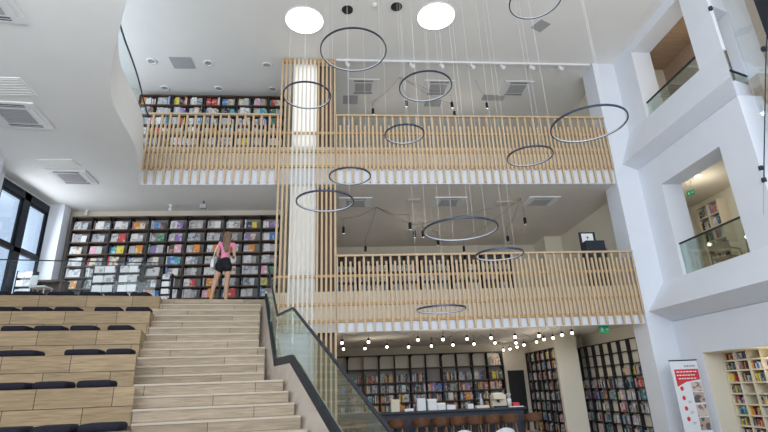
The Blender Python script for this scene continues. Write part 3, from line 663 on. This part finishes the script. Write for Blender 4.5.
vent('flat grey grille in the top gallery ceiling, middle', 3.4, 15.45, CEIL, .3, .22, M['grille'])
vent('flat grey grille in the top gallery ceiling, right', 5.55, 15.05, CEIL, .4, .18, M['grille'])
vent('flat pale grille in the soffit behind the window air conditioner', -7.0, 11.75, 7.26, .42, .22, M['soffit'])
vent('flat pale grille in the soffit behind the large left air conditioner', -6.35, 8.45, 7.26, .5, .3, M['soffit'])
vent('flat brown grille under the top gallery, near the slat screen', 2.3, 14.45, 7.26, .2, .14, M['beige'])
vent('flat brown grille under the top gallery, right half', 5.35, 14.75, 7.26, .33, .2, M['beige'])
# lighting track with spotlights
t = thing('lighting_track', 'long white ceiling lighting track along the gallery edge', 'track', (4, 13.05, CEIL)); MB().box(-.12, 8.2, 13.02, 13.09, CEIL-.06, CEIL).build('track', M['white'], t)
TRK = [346.5, 411, 441, 471.5, 501.5, 531, 559.5]
for i, x in enumerate(TRK):
    c = on_y(x, 66, 13.05); X = c.x
    s = thing('track_spotlight', f'white track spotlight, {ORD[i]} from the slat screen', 'spotlight', (X, 13.05, CEIL-.06), 'spotlights on the ceiling track')
    MB().tube([(X, 13.05, CEIL-.06), (X, 13.05, CEIL-.13)], .025).build('stem', M['white'], s)
    MB().tube([(X-.02, 13.12, CEIL-.09), (X+.05, 12.98, CEIL-.24)], [.05, .06], 14).build('lamp_head', M['white'], s)

# swag pendants: black cylinder on a cable looped from a ceiling rose
def swag(label, p, hub, zc, grp, lit=False):
    t = thing('swag_pendant', label, 'pendant lamp', p, grp)
    if lit:
        MB().lathe([(.03, .10), (.045, .05), (.03, .03)], p, 12).build('socket', M['black'], t)
        MB().lathe([(.0, -.04), (.028, -.03), (.04, -.004), (.037, .018), (.024, .034)], p, 16, False).build('bulb', M['lamp_on'], t)
    else:
        MB().lathe([(.045, -.12), (.05, -.11), (.05, .10), (.03, .12)], p, 14).build('shade', M['black'], t)
        MB().lathe([(.001, -.122), (.038, -.122)], p, 12, False).build('lens', M['ring_white'], t)
    top = Vector((p[0], p[1], zc-.01)); h = Vector((hub[0], hub[1], zc-.01)); mid = (top+h)/2-Vector((0, 0, .1))
    MB().tube([Vector(p)+Vector((0, 0, .1)), top, mid, h], .004, 5).build('cable', M['cable'], t)
GP = 'black swag pendants under the top gallery'
H2 = [(1.15, 15.0), (5.75, 14.3)]
for i, (x, y, h) in enumerate(((343.5, 230, 0), (365.5, 249, 0), (410, 226, 0), (414.5, 234.5, 0), (423, 234, 1), (438, 242, 0), (464, 249, 1), (508, 239, 1), (525, 221, 1))):
    p = on_z(x, y, 6.85); point('gallery_fill', p-Vector((0, 0, .25)), 2.2); swag(f'small black swag pendant under the top gallery, {ORD[i]} from the slat screen', p, H2[h], 7.26, GP)  # pendants are unlit; point fill added below each to brighten the gallery
for i, (x, y) in enumerate(((373, 111.5), (406.5, 103.5), (452, 105), (454.5, 114), (487, 105.5))):
    p = on_z(x, y, 11.1); point('gallery_fill', p-Vector((0, 0, .25)), 3); swag(f'small black swag pendant over the top gallery, {ORD[i]} from the slat screen', p, (2.0, 13.9) if i < 4 else (4.6, 14.0), CEIL, 'black swag pendants over the top gallery')  # same added point fill under these unlit pendants
BUL = [(342, 343), (343.5, 349), (368.5, 342), (365, 348.5), (387, 347), (408.5, 347), (418, 340), (431.5, 346), (443, 339.5), (453, 345), (467, 339), (474, 344), (491, 338), (495, 343), (503.5, 350), (510, 349),
       (515, 337), (516, 343), (517, 347), (524, 345), (536.5, 342), (539, 336), (544, 339.5), (553, 338), (562, 335), (572, 333)]
BUL.sort(); front = 0; rear = 0
for i, (x, y) in enumerate(BUL):
    p = on_z(x, y, 2.9)
    if p.y > 19.2: p = on_z(x, y, 2.95)
    isf = p.y < 15.6
    if isf: front += 1; k = front
    else: rear += 1; k = rear
    hub = (min(max(round(p.x/1.5)*1.5, -.5), 7.5), min(p.y+.4, 19.2))
    t = swag(f"small glowing bulb pendant over the bar, {ORD[k-1]} from the left in the {'front' if isf else 'rear'} rows", p, hub, 3.2, 'glowing bulb pendants over the bar', True)
    if i % 2 == 0: point('bulb_light', p-Vector((0, 0, .1)), 6)

# ================================================================== EXIT SIGNS
def exit_sign(label, c, rz, drop, sc=1):
    t = thing('exit_sign', label, 'exit sign', c, rz=rz); t.scale = (sc,)*3
    MB().box(-.15, .15, -.015, .015, -.1, .1).build('panel', M['exit'], t, local=True, bevel=.004)
    m = MB().lathe([(.001, 0), (.016, 0)], (0, 0, 0), 10, False)
    f = MB(); Y = -.018
    f.box(-.075, -.05, Y, Y+.003, .03, .055)                       # head
    for q in ([(-.08, .025), (-.05, .025), (-.04, -.02), (-.07, -.02)], [(-.07, -.02), (-.055, -.02), (-.085, -.06), (-.1, -.06)], [(-.055, -.02), (-.04, -.02), (-.02, -.055), (-.035, -.06)], [(-.05, .02), (-.045, .01), (-.01, .0), (-.012, .012)], [(-.08, .02), (-.085, .01), (-.11, -.005), (-.112, .006)]): f.prism(q, 'y', Y, Y+.003)
    f.box(.04, .11, Y, Y+.003, -.008, .008); f.prism([(.09, .035), (.13, 0), (.09, -.035)], 'y', Y, Y+.003)
    f.build('pictogram', M['white'], t, local=True)
    MB().tube([(-.1, 0, .1), (-.1, 0, .1+drop)], .006).tube([(.1, 0, .1), (.1, 0, .1+drop)], .006).build('hanger', M['white'], t, local=True)
exit_sign('green exit sign hanging from the lower ceiling near the white pier', (7.35, 13.6, 3.0), 0, .2)
exit_sign('green exit sign inside the middle right opening', (10.0, 12.35, 6.62), -PI/2+.4, .75, .75)

# ================================================================== RIGHT OPENINGS: RAILS, CHAIRS, LIGHTS
def opening_glass(label, y0, y1, z0, zr):
    t = thing('glass_balustrade', label, 'balustrade', (9.12, (y0+y1)/2, z0))
    MB().box(9.11, 9.125, y0, y1, z0, zr).build('glass_panel', M['glass_green'], t); MB().box(9.1, 9.135, y0, y1, zr, zr+.04).build('handrail', M['dark_metal'], t)
opening_glass('glass balustrade with thin dark rail in the middle right opening', 9.85, 12.13, 4.19, 5.03)
opening_glass('glass balustrade with thin dark rail in the upper right opening', 9.77, 12.04, 8.9, 9.38)
t = thing('glass_balustrade', 'short glass balustrade in the far right upper opening', 'balustrade', RT @ Vector((.41, .05, 8.08)))
MB().box(.14, .82, .04, .055, 8.08, 8.38, RT).build('glass_panel', M['glass_green'], t); MB().box(.14, .82, .03, .07, 8.38, 8.41, RT).build('handrail', M['dark_metal'], t)
struct('trim_5', MB().box(.22, 2.2, .35, .45, 7.9, 11.3, RT), M['beige'])
def wooden_chair(label, x, y, z, rz):
    t = thing('wooden_armchair', label, 'chair', (x, y, z), 'wooden chairs in the side room', rz)
    b = lambda n, *a: MB().box(*a).build(n, M['stool_leg'], t, local=True)
    b('seat', -.25, .25, -.25, .25, .40, .45); b('backrest', -.25, .25, .22, .27, .62, .84); b('armrest', -.29, -.24, -.25, .27, .62, .66); b('armrest', .24, .29, -.25, .27, .62, .66)
    for sx in (-1, 1):
        MB().tube([(sx*.26, -.22, .64), (sx*.27, -.24, 0)], .018).build('leg', M['stool_leg'], t, local=True); MB().tube([(sx*.24, .25, .84), (sx*.27, .30, 0)], .018).build('leg', M['stool_leg'], t, local=True)
struct('floor_side_room', MB().box(9.62, 12.1, 8.95, 15.1, 4.06, 4.19), M['floor'])
wooden_chair('wooden armchair by the glass in the middle right opening, nearer the pier', 10.35, 12.1, 4.19, 2.0)
wooden_chair('wooden armchair by the glass in the middle right opening, further right', 10.4, 10.9, 4.19, 1.2)
t = thing('downlight', 'small lit downlight in the side room ceiling', 'downlight', (10.45, 12.45, 7.2)); MB().lathe([(.001, -.012), (.09, -.012), (.09, 0)], (10.45, 12.45, 7.2), 16, False).build('lens', M['strip_on'], t)
point('side_room_light', (10.6, 12.6, 6.6), 26, (1, .93, .8), .15)
point('upper_room_fill', (10.1, 10.6, 10.2), 14, (1, .88, .72), .15)  # point fill added to keep the room from going dark; no fitting
point('lower_room_fill', (9.25, 10.6, 1.9), 5, (1, .9, .7), .1)  # added point fill without a fitting, brightens the opening
t = thing('wall_telephone', 'small black wall phone in the side room', 'telephone', (12.05, 11.9, 5.55)); box_obj('body', M['black'], (12.02, 12.1, 11.8, 11.98, 5.5, 5.8), t); box_obj('handset', M['cable'], (11.98, 12.02, 11.82, 11.88, 5.5, 5.8), t)

# ================================================================== GLASS OF THE CURVED GALLERY EDGE
t = thing('glass_balustrade', 'curved glass balustrade along the white gallery edge at upper left', 'balustrade', (-4.9, 10, F3))
cg = [(-5.52, 12.9), (-5.4, 12.3), (-5.2, 11.45), (-5.08, 10.9), (-4.97, 10.29), (-4.86, 9.6), (-4.7, 8.9), (-4.42, 8.2), (-4.05, 7.45), (-3.7, 6.8), (-3.3, 6.15), (-2.85, 5.5), (-2.25, 4.7)]
def strip(pts, w, z0, z1):
    m = MB(); secs = []
    for i, p in enumerate(pts):
        a = Vector(pts[max(i-1, 0)]); b = Vector(pts[min(i+1, len(pts)-1)]); d = (b-a).normalized(); nn = Vector((-d.y, d.x))*w/2; P = Vector(p)
        secs.append([(P.x-nn.x, P.y-nn.y, z0), (P.x+nn.x, P.y+nn.y, z0), (P.x+nn.x, P.y+nn.y, z1), (P.x-nn.x, P.y-nn.y, z1)])
    return m.loft(secs)
cg = smooth_path(cg, 4)
strip(cg, .015, F3+.05, 9.33).build('glass_panel', M['glass'], t); strip(cg, .03, 9.325, 9.355).build('handrail', M['dark_metal'], t); strip(cg, .05, F3, F3+.09).build('base_channel', M['dark_metal'], t)

# ================================================================== BAR
t = thing('bar_counter', 'long dark slate bar counter under the middle gallery', 'counter', (2.0, 14.3, 0))
MB().box(-1.7, 4.9, 14.05, 14.6, .08, 1.0).build('body', M['bar'], t); MB().box(-1.7, 4.85, 14.1, 14.55, 0, .08).build('plinth', M['black'], t)
MB().box(-1.72, 4.96, 13.96, 14.68, 1.0, 1.05).build('counter_top', M['bar'], t, bevel=.008)
m = MB()
for k in range(11): m.box(-1.6+k*.6, -1.59+k*.6, 14.04, 14.05, .1, .98)
m.build('panel_joint_lines', M['black'], t)
def stool(label, x, y):
    t = thing('bar_stool', label, 'stool', (x, y, 0), 'brown bar stools along the counter')
    MB().lathe([(.17, .70), (.21, .71), (.215, .745), (.19, .765), (.02, .77)], (x, y, 0), 20).build('seat', M['stool'], t)
    bk = MB(); secs = []
    for k in range(13):
        an = PI+PI*(k/12)
        hgt = .84+.09*math.sin(PI*k/12); ri, ro = .20, .235
        ca, sa = math.cos(an), math.sin(an)
        secs.append([(x+ri*ca, y+ri*sa, .75), (x+ro*ca, y+ro*sa, .75), (x+(ro+.02)*ca, y+(ro+.02)*sa, hgt), (x+(ri+.02)*ca, y+(ri+.02)*sa, hgt)])
    bk.loft(secs, smooth=False).build('backrest', M['stool'], t)
    for sx in (-1, 1):
        for sy in (-1, 1): MB().tube([(x+sx*.12, y+sy*.12, .70), (x+sx*.2, y+sy*.2, 0)], [.02, .014]).build('leg', M['stool_leg'], t)
    MB().box(x-.18, x+.18, y-.19, y-.165, .24, .265).box(x-.18, x+.18, y+.165, y+.19, .24, .265).box(x-.19, x-.165, y-.18, y+.18, .24, .265).box(x+.165, x+.19, y-.18, y+.18, .24, .265).build('footrest', M['stool_leg'], t)
SX = [343, 358, 396.5, 421, 440, 457, 474, 491.5, 509]
SLAB = ['leftmost, seen through the stair glass', 'second from the left, seen through the stair glass', 'first right of the stair handrail']+[f'{ORD[i]} right of the stair handrail' for i in range(1, 7)]
for x, l in zip(SX, SLAB):
    p = on_y(x, 420, 13.55); stool(f'brown low-backed bar stool, {l}', p.x, 13.55)
stool('brown low-backed bar stool around the right end of the counter', 5.0, 13.72)
# things standing on the bar
def on_bar(x): return on_y(x, 405, 14.3).x
def bar_box(name, label, cat, x0, x1, top_y, mat, y=14.25, d=.22, grp=None, lid=None):
    xa, xb = on_y(x0, 400, y).x, on_y(x1, 400, y).x; z1 = on_y((x0+x1)/2, top_y, y).z
    if lid is None: return tag(box_obj(name, mat, (xa, xb, y, y+d, 1.052, z1), bevel=.004), label, cat, grp)
    t = thing(name, label, cat, ((xa+xb)/2, y+d/2, 1.052), grp)
    box_obj('body', mat, (xa, xb, y, y+d, 1.052, z1-.05), t, .004); box_obj('lid', lid, (xa-.004, xb+.004, y-.004, y+d+.004, z1-.05, z1), t, .004); return t
bar_box('menu_stand', 'tall cream menu box standing at the left of the bar top', 'box', 391, 399.5, 399.5, M['case_white'])
bar_box('paper_stack', 'low white paper stack on the bar beside the cream box', 'box', 404.5, 413, 408.8, M['paper'])
GB = 'white boxes on the bar top'
bar_box('box', 'tallest white box stack on the bar, left one', 'box', 417, 425.5, 398.5, M['white'], grp=GB)
bar_box('box', 'tall white box stack on the bar, right of the tallest', 'box', 428, 436.5, 399, M['white'], grp=GB, lid=M['paper'])
bar_box('box', 'mid-height white box on the bar with paper lid', 'box', 437, 445, 403, M['white'], grp=GB, lid=M['paper'])
bar_box('box', 'low wide white box on the bar', 'box', 446.5, 455, 405, M['white'], grp=GB)
bar_box('box', 'small white box before the dark shelf middle on the bar', 'box', 467.5, 473, 404, M['white'], grp=GB)
bar_box('tray', 'low pale tray of pastries on the bar left of the coffee machine', 'tray', 476, 489, 405.5, M['cream'])
bt = thing('bottle', 'clear pale bottle on the bar left of the coffee machine', 'bottle', (on_bar(483), 14.4, 1.052)); MB().lathe([(.04, 0), (.042, .2), (.018, .28), (.016, .34)], (on_bar(483), 14.45, 1.052), 14).build('body', M['ring_white'], bt); MB().lathe([(.019, .34), (.019, .37)], (on_bar(483), 14.45, 1.052), 10).build('cap', M['white'], bt)
x0, x1 = on_bar(493.5), on_bar(508); t = thing('coffee_machine', 'cream espresso machine at the right end of the bar', 'coffee machine', ((x0+x1)/2, 14.4, 1.052))
box_obj('body', M['case_white'], (x0, x1, 14.38, 14.6, 1.052, 1.38), t, .015); box_obj('head', M['case_white'], (x0, x1-.1, 14.22, 14.38, 1.26, 1.4), t, .01); box_obj('drip_tray', M['dark_metal'], (x0+.02, x1-.02, 14.2, 14.38, 1.052, 1.09), t)
MB().tube([(x0+.14, 14.29, 1.26), (x0+.14, 14.29, 1.19)], .035).build('group_head', M['dark_metal'], t); MB().tube([(x0+.14, 14.27, 1.2), (x0+.14, 14.12, 1.19)], .012).build('portafilter_handle', M['black'], t); box_obj('cup_rail', M['white'], (x0+.03, x1-.12, 14.3, 14.56, 1.4, 1.43), t)
t = thing('coffee_grinder', 'white coffee grinder right of the espresso machine', 'grinder', (on_bar(512), 14.4, 1.052)); MB().lathe([(.06, 0), (.06, .2), (.035, .22)], (on_bar(511), 14.42, 1.052), 14).build('body', M['white'], t); MB().lathe([(.035, .22), (.065, .33), (.06, .35)], (on_bar(511), 14.42, 1.052), 14).build('hopper', M['ring_white'], t)
bar_box('box', 'small red box at the right end of the bar top', 'box', 513, 519, 402.5, M['red'])
bar_box('tray', 'pink and white tray on the right end of the bar', 'tray', 509, 523, 406.2, M['paper'], y=14.02, d=.12)
def shell_chair(label, x, y, top):
    t = thing('shell_chair', label, 'chair', (x, y, 0), 'white shell chairs before the bar'); secs = []
    for k in range(13):
        an = PI*1.02+PI*.96*k/12; h = top-.22*(1-math.sin(PI*k/12)); r = .24
        secs.append([(x+r*math.cos(an), y+r*math.sin(an), .46), (x+(r+.02)*math.cos(an), y+(r+.02)*math.sin(an), .46), (x+(r+.05)*math.cos(an), y+(r+.05)*math.sin(an), h), (x+(r+.03)*math.cos(an), y+(r+.03)*math.sin(an), h)])
    MB().loft(secs, smooth=False).build('backrest', M['white'], t); MB().lathe([(.18, .44), (.25, .46), (.02, .47)], (x, y, 0), 20).build('seat', M['white'], t)
    for sx in (-1, 1):
        for sy in (-1, 1): MB().tube([(x+sx*.12, y+sy*.12, .44), (x+sx*.22, y+sy*.22, 0)], .014).build('leg', M['stool_leg'], t)
p = on_y(461.5, 432, 12.6); shell_chair('white shell chair before the bar, left of the two', p.x, 12.6, .67)
p = on_y(503, 432, 12.6); shell_chair('white shell chair before the bar, right of the two', p.x, 12.6, .68)
# doorway right of the bar bookcase
d = struct('door_1', MB().box(6.42, 6.48, 19.62, 19.72, 0, 2.15).box(6.98, 7.04, 19.62, 19.72, 0, 2.15).box(6.42, 7.04, 19.62, 19.72, 2.1, 2.16), M['case']); MB().box(6.48, 6.98, 19.66, 19.69, 0, 2.1).build('dark_doorway_panel', M['black'], d)  # black panel stands in for the shade inside the open doorway

# ================================================================== BLACK STAND IN THE MIDDLE GALLERY
t = thing('display_stand', 'black display stand with white notice at the gallery rail', 'stand', (7.55, 13.85, F2))
MB().box(7.3, 7.8, 13.95, 14.0, F2, 5.98).build('back_board', M['dark_metal'], t); MB().box(7.3, 7.88, 13.62, 13.95, F2, 5.62).build('cabinet', M['dark_metal'], t, bevel=.01)
nt = MB().box(7.36, 7.72, 13.935, 13.95, 5.64, 5.93).build('notice', M['paper'], t); MB().box(7.53, 7.55, 13.932, 13.936, 5.75, 5.85).box(7.5, 7.58, 13.932, 13.936, 5.79, 5.81).build('printed_cross', M['cable'], nt)
MB().tube([(7.86, 13.7, 5.4), (7.95, 13.7, 5.38), (7.95, 13.7, 5.2)], .012).build('handle', M['black'], t)

# ================================================================== ROLL-UP BANNER
BX0, BX1, BY = 8.2, 8.92, 12.3
t = thing('rollup_banner', 'white and red roll-up banner beside the lower right opening', 'banner', ((BX0+BX1)/2, BY, 0))
MB().box(BX0-.02, BX1+.02, BY-.06, BY+.1, 0, .09).build('base_cassette', M['grille'], t, bevel=.01); MB().tube([((BX0+BX1)/2, BY+.03, .08), ((BX0+BX1)/2, BY+.03, 2.05)], .01).build('support_pole', M['grille'], t)
MB().box(BX0-.01, BX1+.01, BY-.01, BY+.015, 2.03, 2.06).build('top_bar', M['dark_metal'], t)
pn = MB().box(BX0, BX1, BY-.003, BY+.003, .09, 2.03).build('printed_panel', M['banner'], t)
W_ = BX1-BX0; Yf = BY-.006
def bpr(u0, u1, z0, z1): return (BX0+W_*u0, BX0+W_*u1, Yf, Yf+.002, z0, z1)
MB().prism([(BX0+W_*.1, 1.83), (BX0+W_*.98, 1.83), (BX0+W_*.98, 1.58), (BX0+W_*.45, 1.53), (BX0+W_*.1, 1.42)], 'y', Yf, Yf+.002).build('red_block', M['red'], pn)
tx = MB(); YT_ = Yf-.002
for z, u0, u1 in ((1.77, .16, .9), (1.69, .16, .82), (1.61, .2, .86)):
    u = u0; random.seed(int(z*100))
    while u < u1: wv = random.uniform(.04, .12); tx.box(BX0+W_*u, BX0+W_*min(u+wv, u1), YT_, YT_+.001, z-.012, z+.012); u += wv+.025
tx.build('white_lettering', M['paper'], pn)
g = MB()
for u0, u1 in ((.5, .56), (.58, .66), (.68, .72), (.74, .82), (.84, .9)): g.box(*bpr(u0, u1, 1.88, 1.93))
for zc in (1.16, .92, .68): g.box(*bpr(.36, .5, zc-.09, zc-.075)).box(*bpr(.36, .46, zc-.12, zc-.105))
g.build('grey_lettering', M['grey_text'], pn)
for zc in (1.38, 1.16, .92, .68): MB().prism([(BX0+W_*.24+.045*math.cos(k*PI/4), zc+.055*math.sin(k*PI/4)) for k in range(8)], 'y', Yf, Yf+.002).build('red_icon', M['red'], pn)
for i, (z0, z1) in enumerate(((1.3, 1.52), (1.04, 1.28), (.72, 1.0), (.42, .7))): MB().box(*bpr(.6, .98, z0, z1)).build('printed_photo', M['photo2'] if i % 2 == 0 else M['photo'], pn)

# ================================================================== WOMAN ON THE LANDING
HS = 1.935/1.70; PX, PY = on_y(220.5, 297, 13.42).x, 13.42
WID = 1.08
def skinned(name, pts, edges, mat, parent, sub=2):
    keys = list(pts); me = bpy.data.meshes.new(name); me.from_pydata([Vector(pts[k][:3])*HS for k in keys], [(keys.index(a), keys.index(b)) for a, b in edges], [])
    me.materials.append(mat); o = bpy.data.objects.new(name, me); COL.objects.link(o); o.parent = parent
    sk = o.modifiers.new('skin', 'SKIN'); sk.use_smooth_shade = True
    if not me.skin_vertices: me.attributes  # layer is made with the modifier
    lay = me.skin_vertices[0].data if me.skin_vertices else None
    if lay is None:
        bpy.context.view_layer.objects.active = o; bpy.ops.mesh.customdata_skin_add(); lay = me.skin_vertices[0].data
    for i, k in enumerate(keys):
        r = pts[k][3]; r = r if isinstance(r, tuple) else (r, r); lay[i].radius = (r[0]*HS*WID, r[1]*HS); lay[i].use_root = (i == 0)
    sd = o.modifiers.new('smooth', 'SUBSURF'); sd.levels = sub; sd.render_levels = sub
    return o
wom = thing('person', 'woman seen from behind in pink top and black shorts facing the bookcase', 'person', (PX, PY, 4.0))
P = {'pel': (0.03, 0, .93, (.135, .10)), 'wai': (.04, .005, 1.07, (.115, .085)), 'che': (.05, 0, 1.25, (.14, .095)), 'shb': (.055, -.005, 1.36, (.12, .075)), 'nb': (.06, .0, 1.43, .052), 'nk': (.062, .01, 1.48, .046),
     'hj': (.065, .03, 1.535, (.065, .07)), 'hm': (.066, .03, 1.60, (.078, .09)), 'hc': (.066, .02, 1.66, (.05, .06)), 'nose': (.066, .128, 1.575, .012), 'chin': (.066, .09, 1.515, .028)}
Ed = [('pel', 'wai'), ('wai', 'che'), ('che', 'shb'), ('shb', 'nb'), ('nb', 'nk'), ('nk', 'hj'), ('hj', 'hm'), ('hm', 'hc'), ('hm', 'nose'), ('hj', 'chin')]
def leg(s, hx, kx, ax, fx, y):
    P.update({s+'hip': (hx, 0, .86, .092), s+'th': ((hx+kx)/2, .005, .68, .08), s+'kn': (kx, y*.3+.01, .49, .053), s+'ca': ((kx*2+ax)/3, y*.6-.02, .36, .056), s+'an': (ax, y-.01, .085, .034), s+'he': (ax, y-.045, .035, .03), s+'ba': (fx, y+.09, .028, (.04, .026)), s+'to': (fx, y+.15, .022, (.034, .02))})
    Ed.extend([('pel', s+'hip'), (s+'hip', s+'th'), (s+'th', s+'kn'), (s+'kn', s+'ca'), (s+'ca', s+'an'), (s+'an', s+'he'), (s+'an', s+'ba'), (s+'ba', s+'to')])
leg('L', -.07, -.145, -.215, -.225, .0); leg('R', .12, .12, .115, .125, .02)
def arm(s, sg):
    sx = .055+sg*.16; e = Vector((.055+sg*.205, -.01, 1.09)); wv = Vector((.055+sg*.13, .19, 1.13)); h = Vector((.055+sg*.12, .265, 1.13))
    P.update({s+'sh': (sx, 0, 1.375, .055), s+'ua': ((sx+e.x)/2, -.005, 1.24, .044), s+'el': (*e, .037), s+'fo': (*((e*2+wv)/3), .036), s+'wr': (*wv, .025), s+'pa': (*h, (.036, .018))})
    Ed.extend([('shb', s+'sh'), (s+'sh', s+'ua'), (s+'ua', s+'el'), (s+'el', s+'fo'), (s+'fo', s+'wr'), (s+'wr', s+'pa')])
    for j, ln in enumerate((.062, .07, .066, .05)):
        b = h+Vector((sg*(-.027+.018*j), .03, .0)); k1 = b+Vector((0, ln*.55, .004)); k2 = k1+Vector((-sg*.004, ln*.35, -.018))
        P.update({f'{s}f{j}a': (*b, .0085), f'{s}f{j}b': (*k1, .008), f'{s}f{j}c': (*k2, .007)}); Ed.extend([(s+'pa', f'{s}f{j}a'), (f'{s}f{j}a', f'{s}f{j}b'), (f'{s}f{j}b', f'{s}f{j}c')])
    tb = h+Vector((-sg*.035, -.01, .008)); P.update({s+'t0': (*tb, .011), s+'t1': (*(tb+Vector((-sg*.022, .035, .004))), .009)}); Ed.extend([(s+'pa', s+'t0'), (s+'t0', s+'t1')])
arm('L', -1); arm('R', 1)
skinned('body', P, Ed, M['skin'], wom)
Q = {'a': (.03, .0, .88, (.15, .118)), 'a1': (.036, .0, 1.0, (.148, .115)), 'b': (.042, .005, 1.09, (.132, .102)), 'c': (.05, 0, 1.25, (.155, .112)), 'd': (.055, -.002, 1.365, (.135, .088)), 'e': (.06, .0, 1.415, .066),
     'l1': (-.105, 0, 1.375, .069), 'l2': (-.135, -.003, 1.25, .06), 'r1': (.215, 0, 1.375, .069), 'r2': (.245, -.003, 1.25, .06)}
skinned('pink_top', Q, [('a', 'a1'), ('a1', 'b'), ('b', 'c'), ('c', 'd'), ('d', 'e'), ('d', 'l1'), ('l1', 'l2'), ('d', 'r1'), ('r1', 'r2')], M['pink'], wom)
Q = {'p': (.03, 0, .93, (.175, .138)), 't': (.034, .003, 1.0, (.165, .132)), 't2': (.036, .003, 1.06, (.16, .128)), 'l1': (-.062, 0, .84, .12), 'l2': (-.09, .004, .665, .112), 'r1': (.122, 0, .84, .12), 'r2': (.122, .004, .665, .112)}
skinned('shorts', Q, [('p', 't'), ('t', 't2'), ('p', 'l1'), ('l1', 'l2'), ('p', 'r1'), ('r1', 'r2')], M['shorts'], wom)
hm = MB(); secs = []
for z, cx, cy, rx, ry in ((1.715, .066, .01, .02, .02), (1.70, .066, .005, .065, .07), (1.66, .066, -.005, .092, .1), (1.60, .066, -.015, .102, .108), (1.54, .066, -.04, .1, .088), (1.47, .066, -.062, .092, .062), (1.40, .068, -.088, .10, .05), (1.32, .07, -.108, .095, .042), (1.23, .073, -.118, .075, .034), (1.15, .075, -.118, .04, .02)):
    secs.append([Vector((cx+rx*math.cos(2*PI*k/20)*(1+.05*math.sin(k*7.3)), cy+ry*math.sin(2*PI*k/20), z))*HS for k in range(20)])
hm.loft(secs, smooth=True); hm.build('hair', M['hair'], wom, local=True)
for sx, y in ((-.222, 0), (.122, .02)):
    MB().prism([(x*HS+sx*HS, yy*HS+y*HS) for x, yy in ((-.035, -.075), (.035, -.075), (.045, .09), (.03, .17), (-.03, .17), (-.045, .09))], 'z', 0.0, .014).build('sandal', M['stool'], wom, local=True)
bag = thing('shoulder_bag', 'small white shoulder bag hanging at the woman\'s left hip', 'bag', (PX-.19*HS, PY-.04, 4.0+.83*HS))
bx, by, bz = PX-.215*HS, PY-.02, 4.0
MB().loft([[(bx-.05, by-.1, bz+.80*HS), (bx+.02, by-.1, bz+.80*HS), (bx+.02, by+.1, bz+.80*HS), (bx-.05, by+.1, bz+.80*HS)], [(bx-.06, by-.11, bz+.86*HS), (bx+.03, by-.11, bz+.86*HS), (bx+.03, by+.11, bz+.86*HS), (bx-.06, by+.11, bz+.86*HS)], [(bx-.04, by-.09, bz+1.0*HS), (bx+.015, by-.09, bz+1.0*HS), (bx+.015, by+.09, bz+1.0*HS), (bx-.04, by+.09, bz+1.0*HS)]]).build('body', M['white'], bag)
MB().tube([(bx-.01, by-.08, bz+.99*HS), (PX-.17*HS, PY-.09, bz+1.25*HS), (PX-.10*HS, PY-.03, bz+1.46*HS), (PX-.10*HS, PY+.03, bz+1.46*HS), (PX-.17*HS, PY+.09, bz+1.25*HS), (bx-.01, by+.08, bz+.99*HS)], .012, 6).build('strap', M['white'], bag)
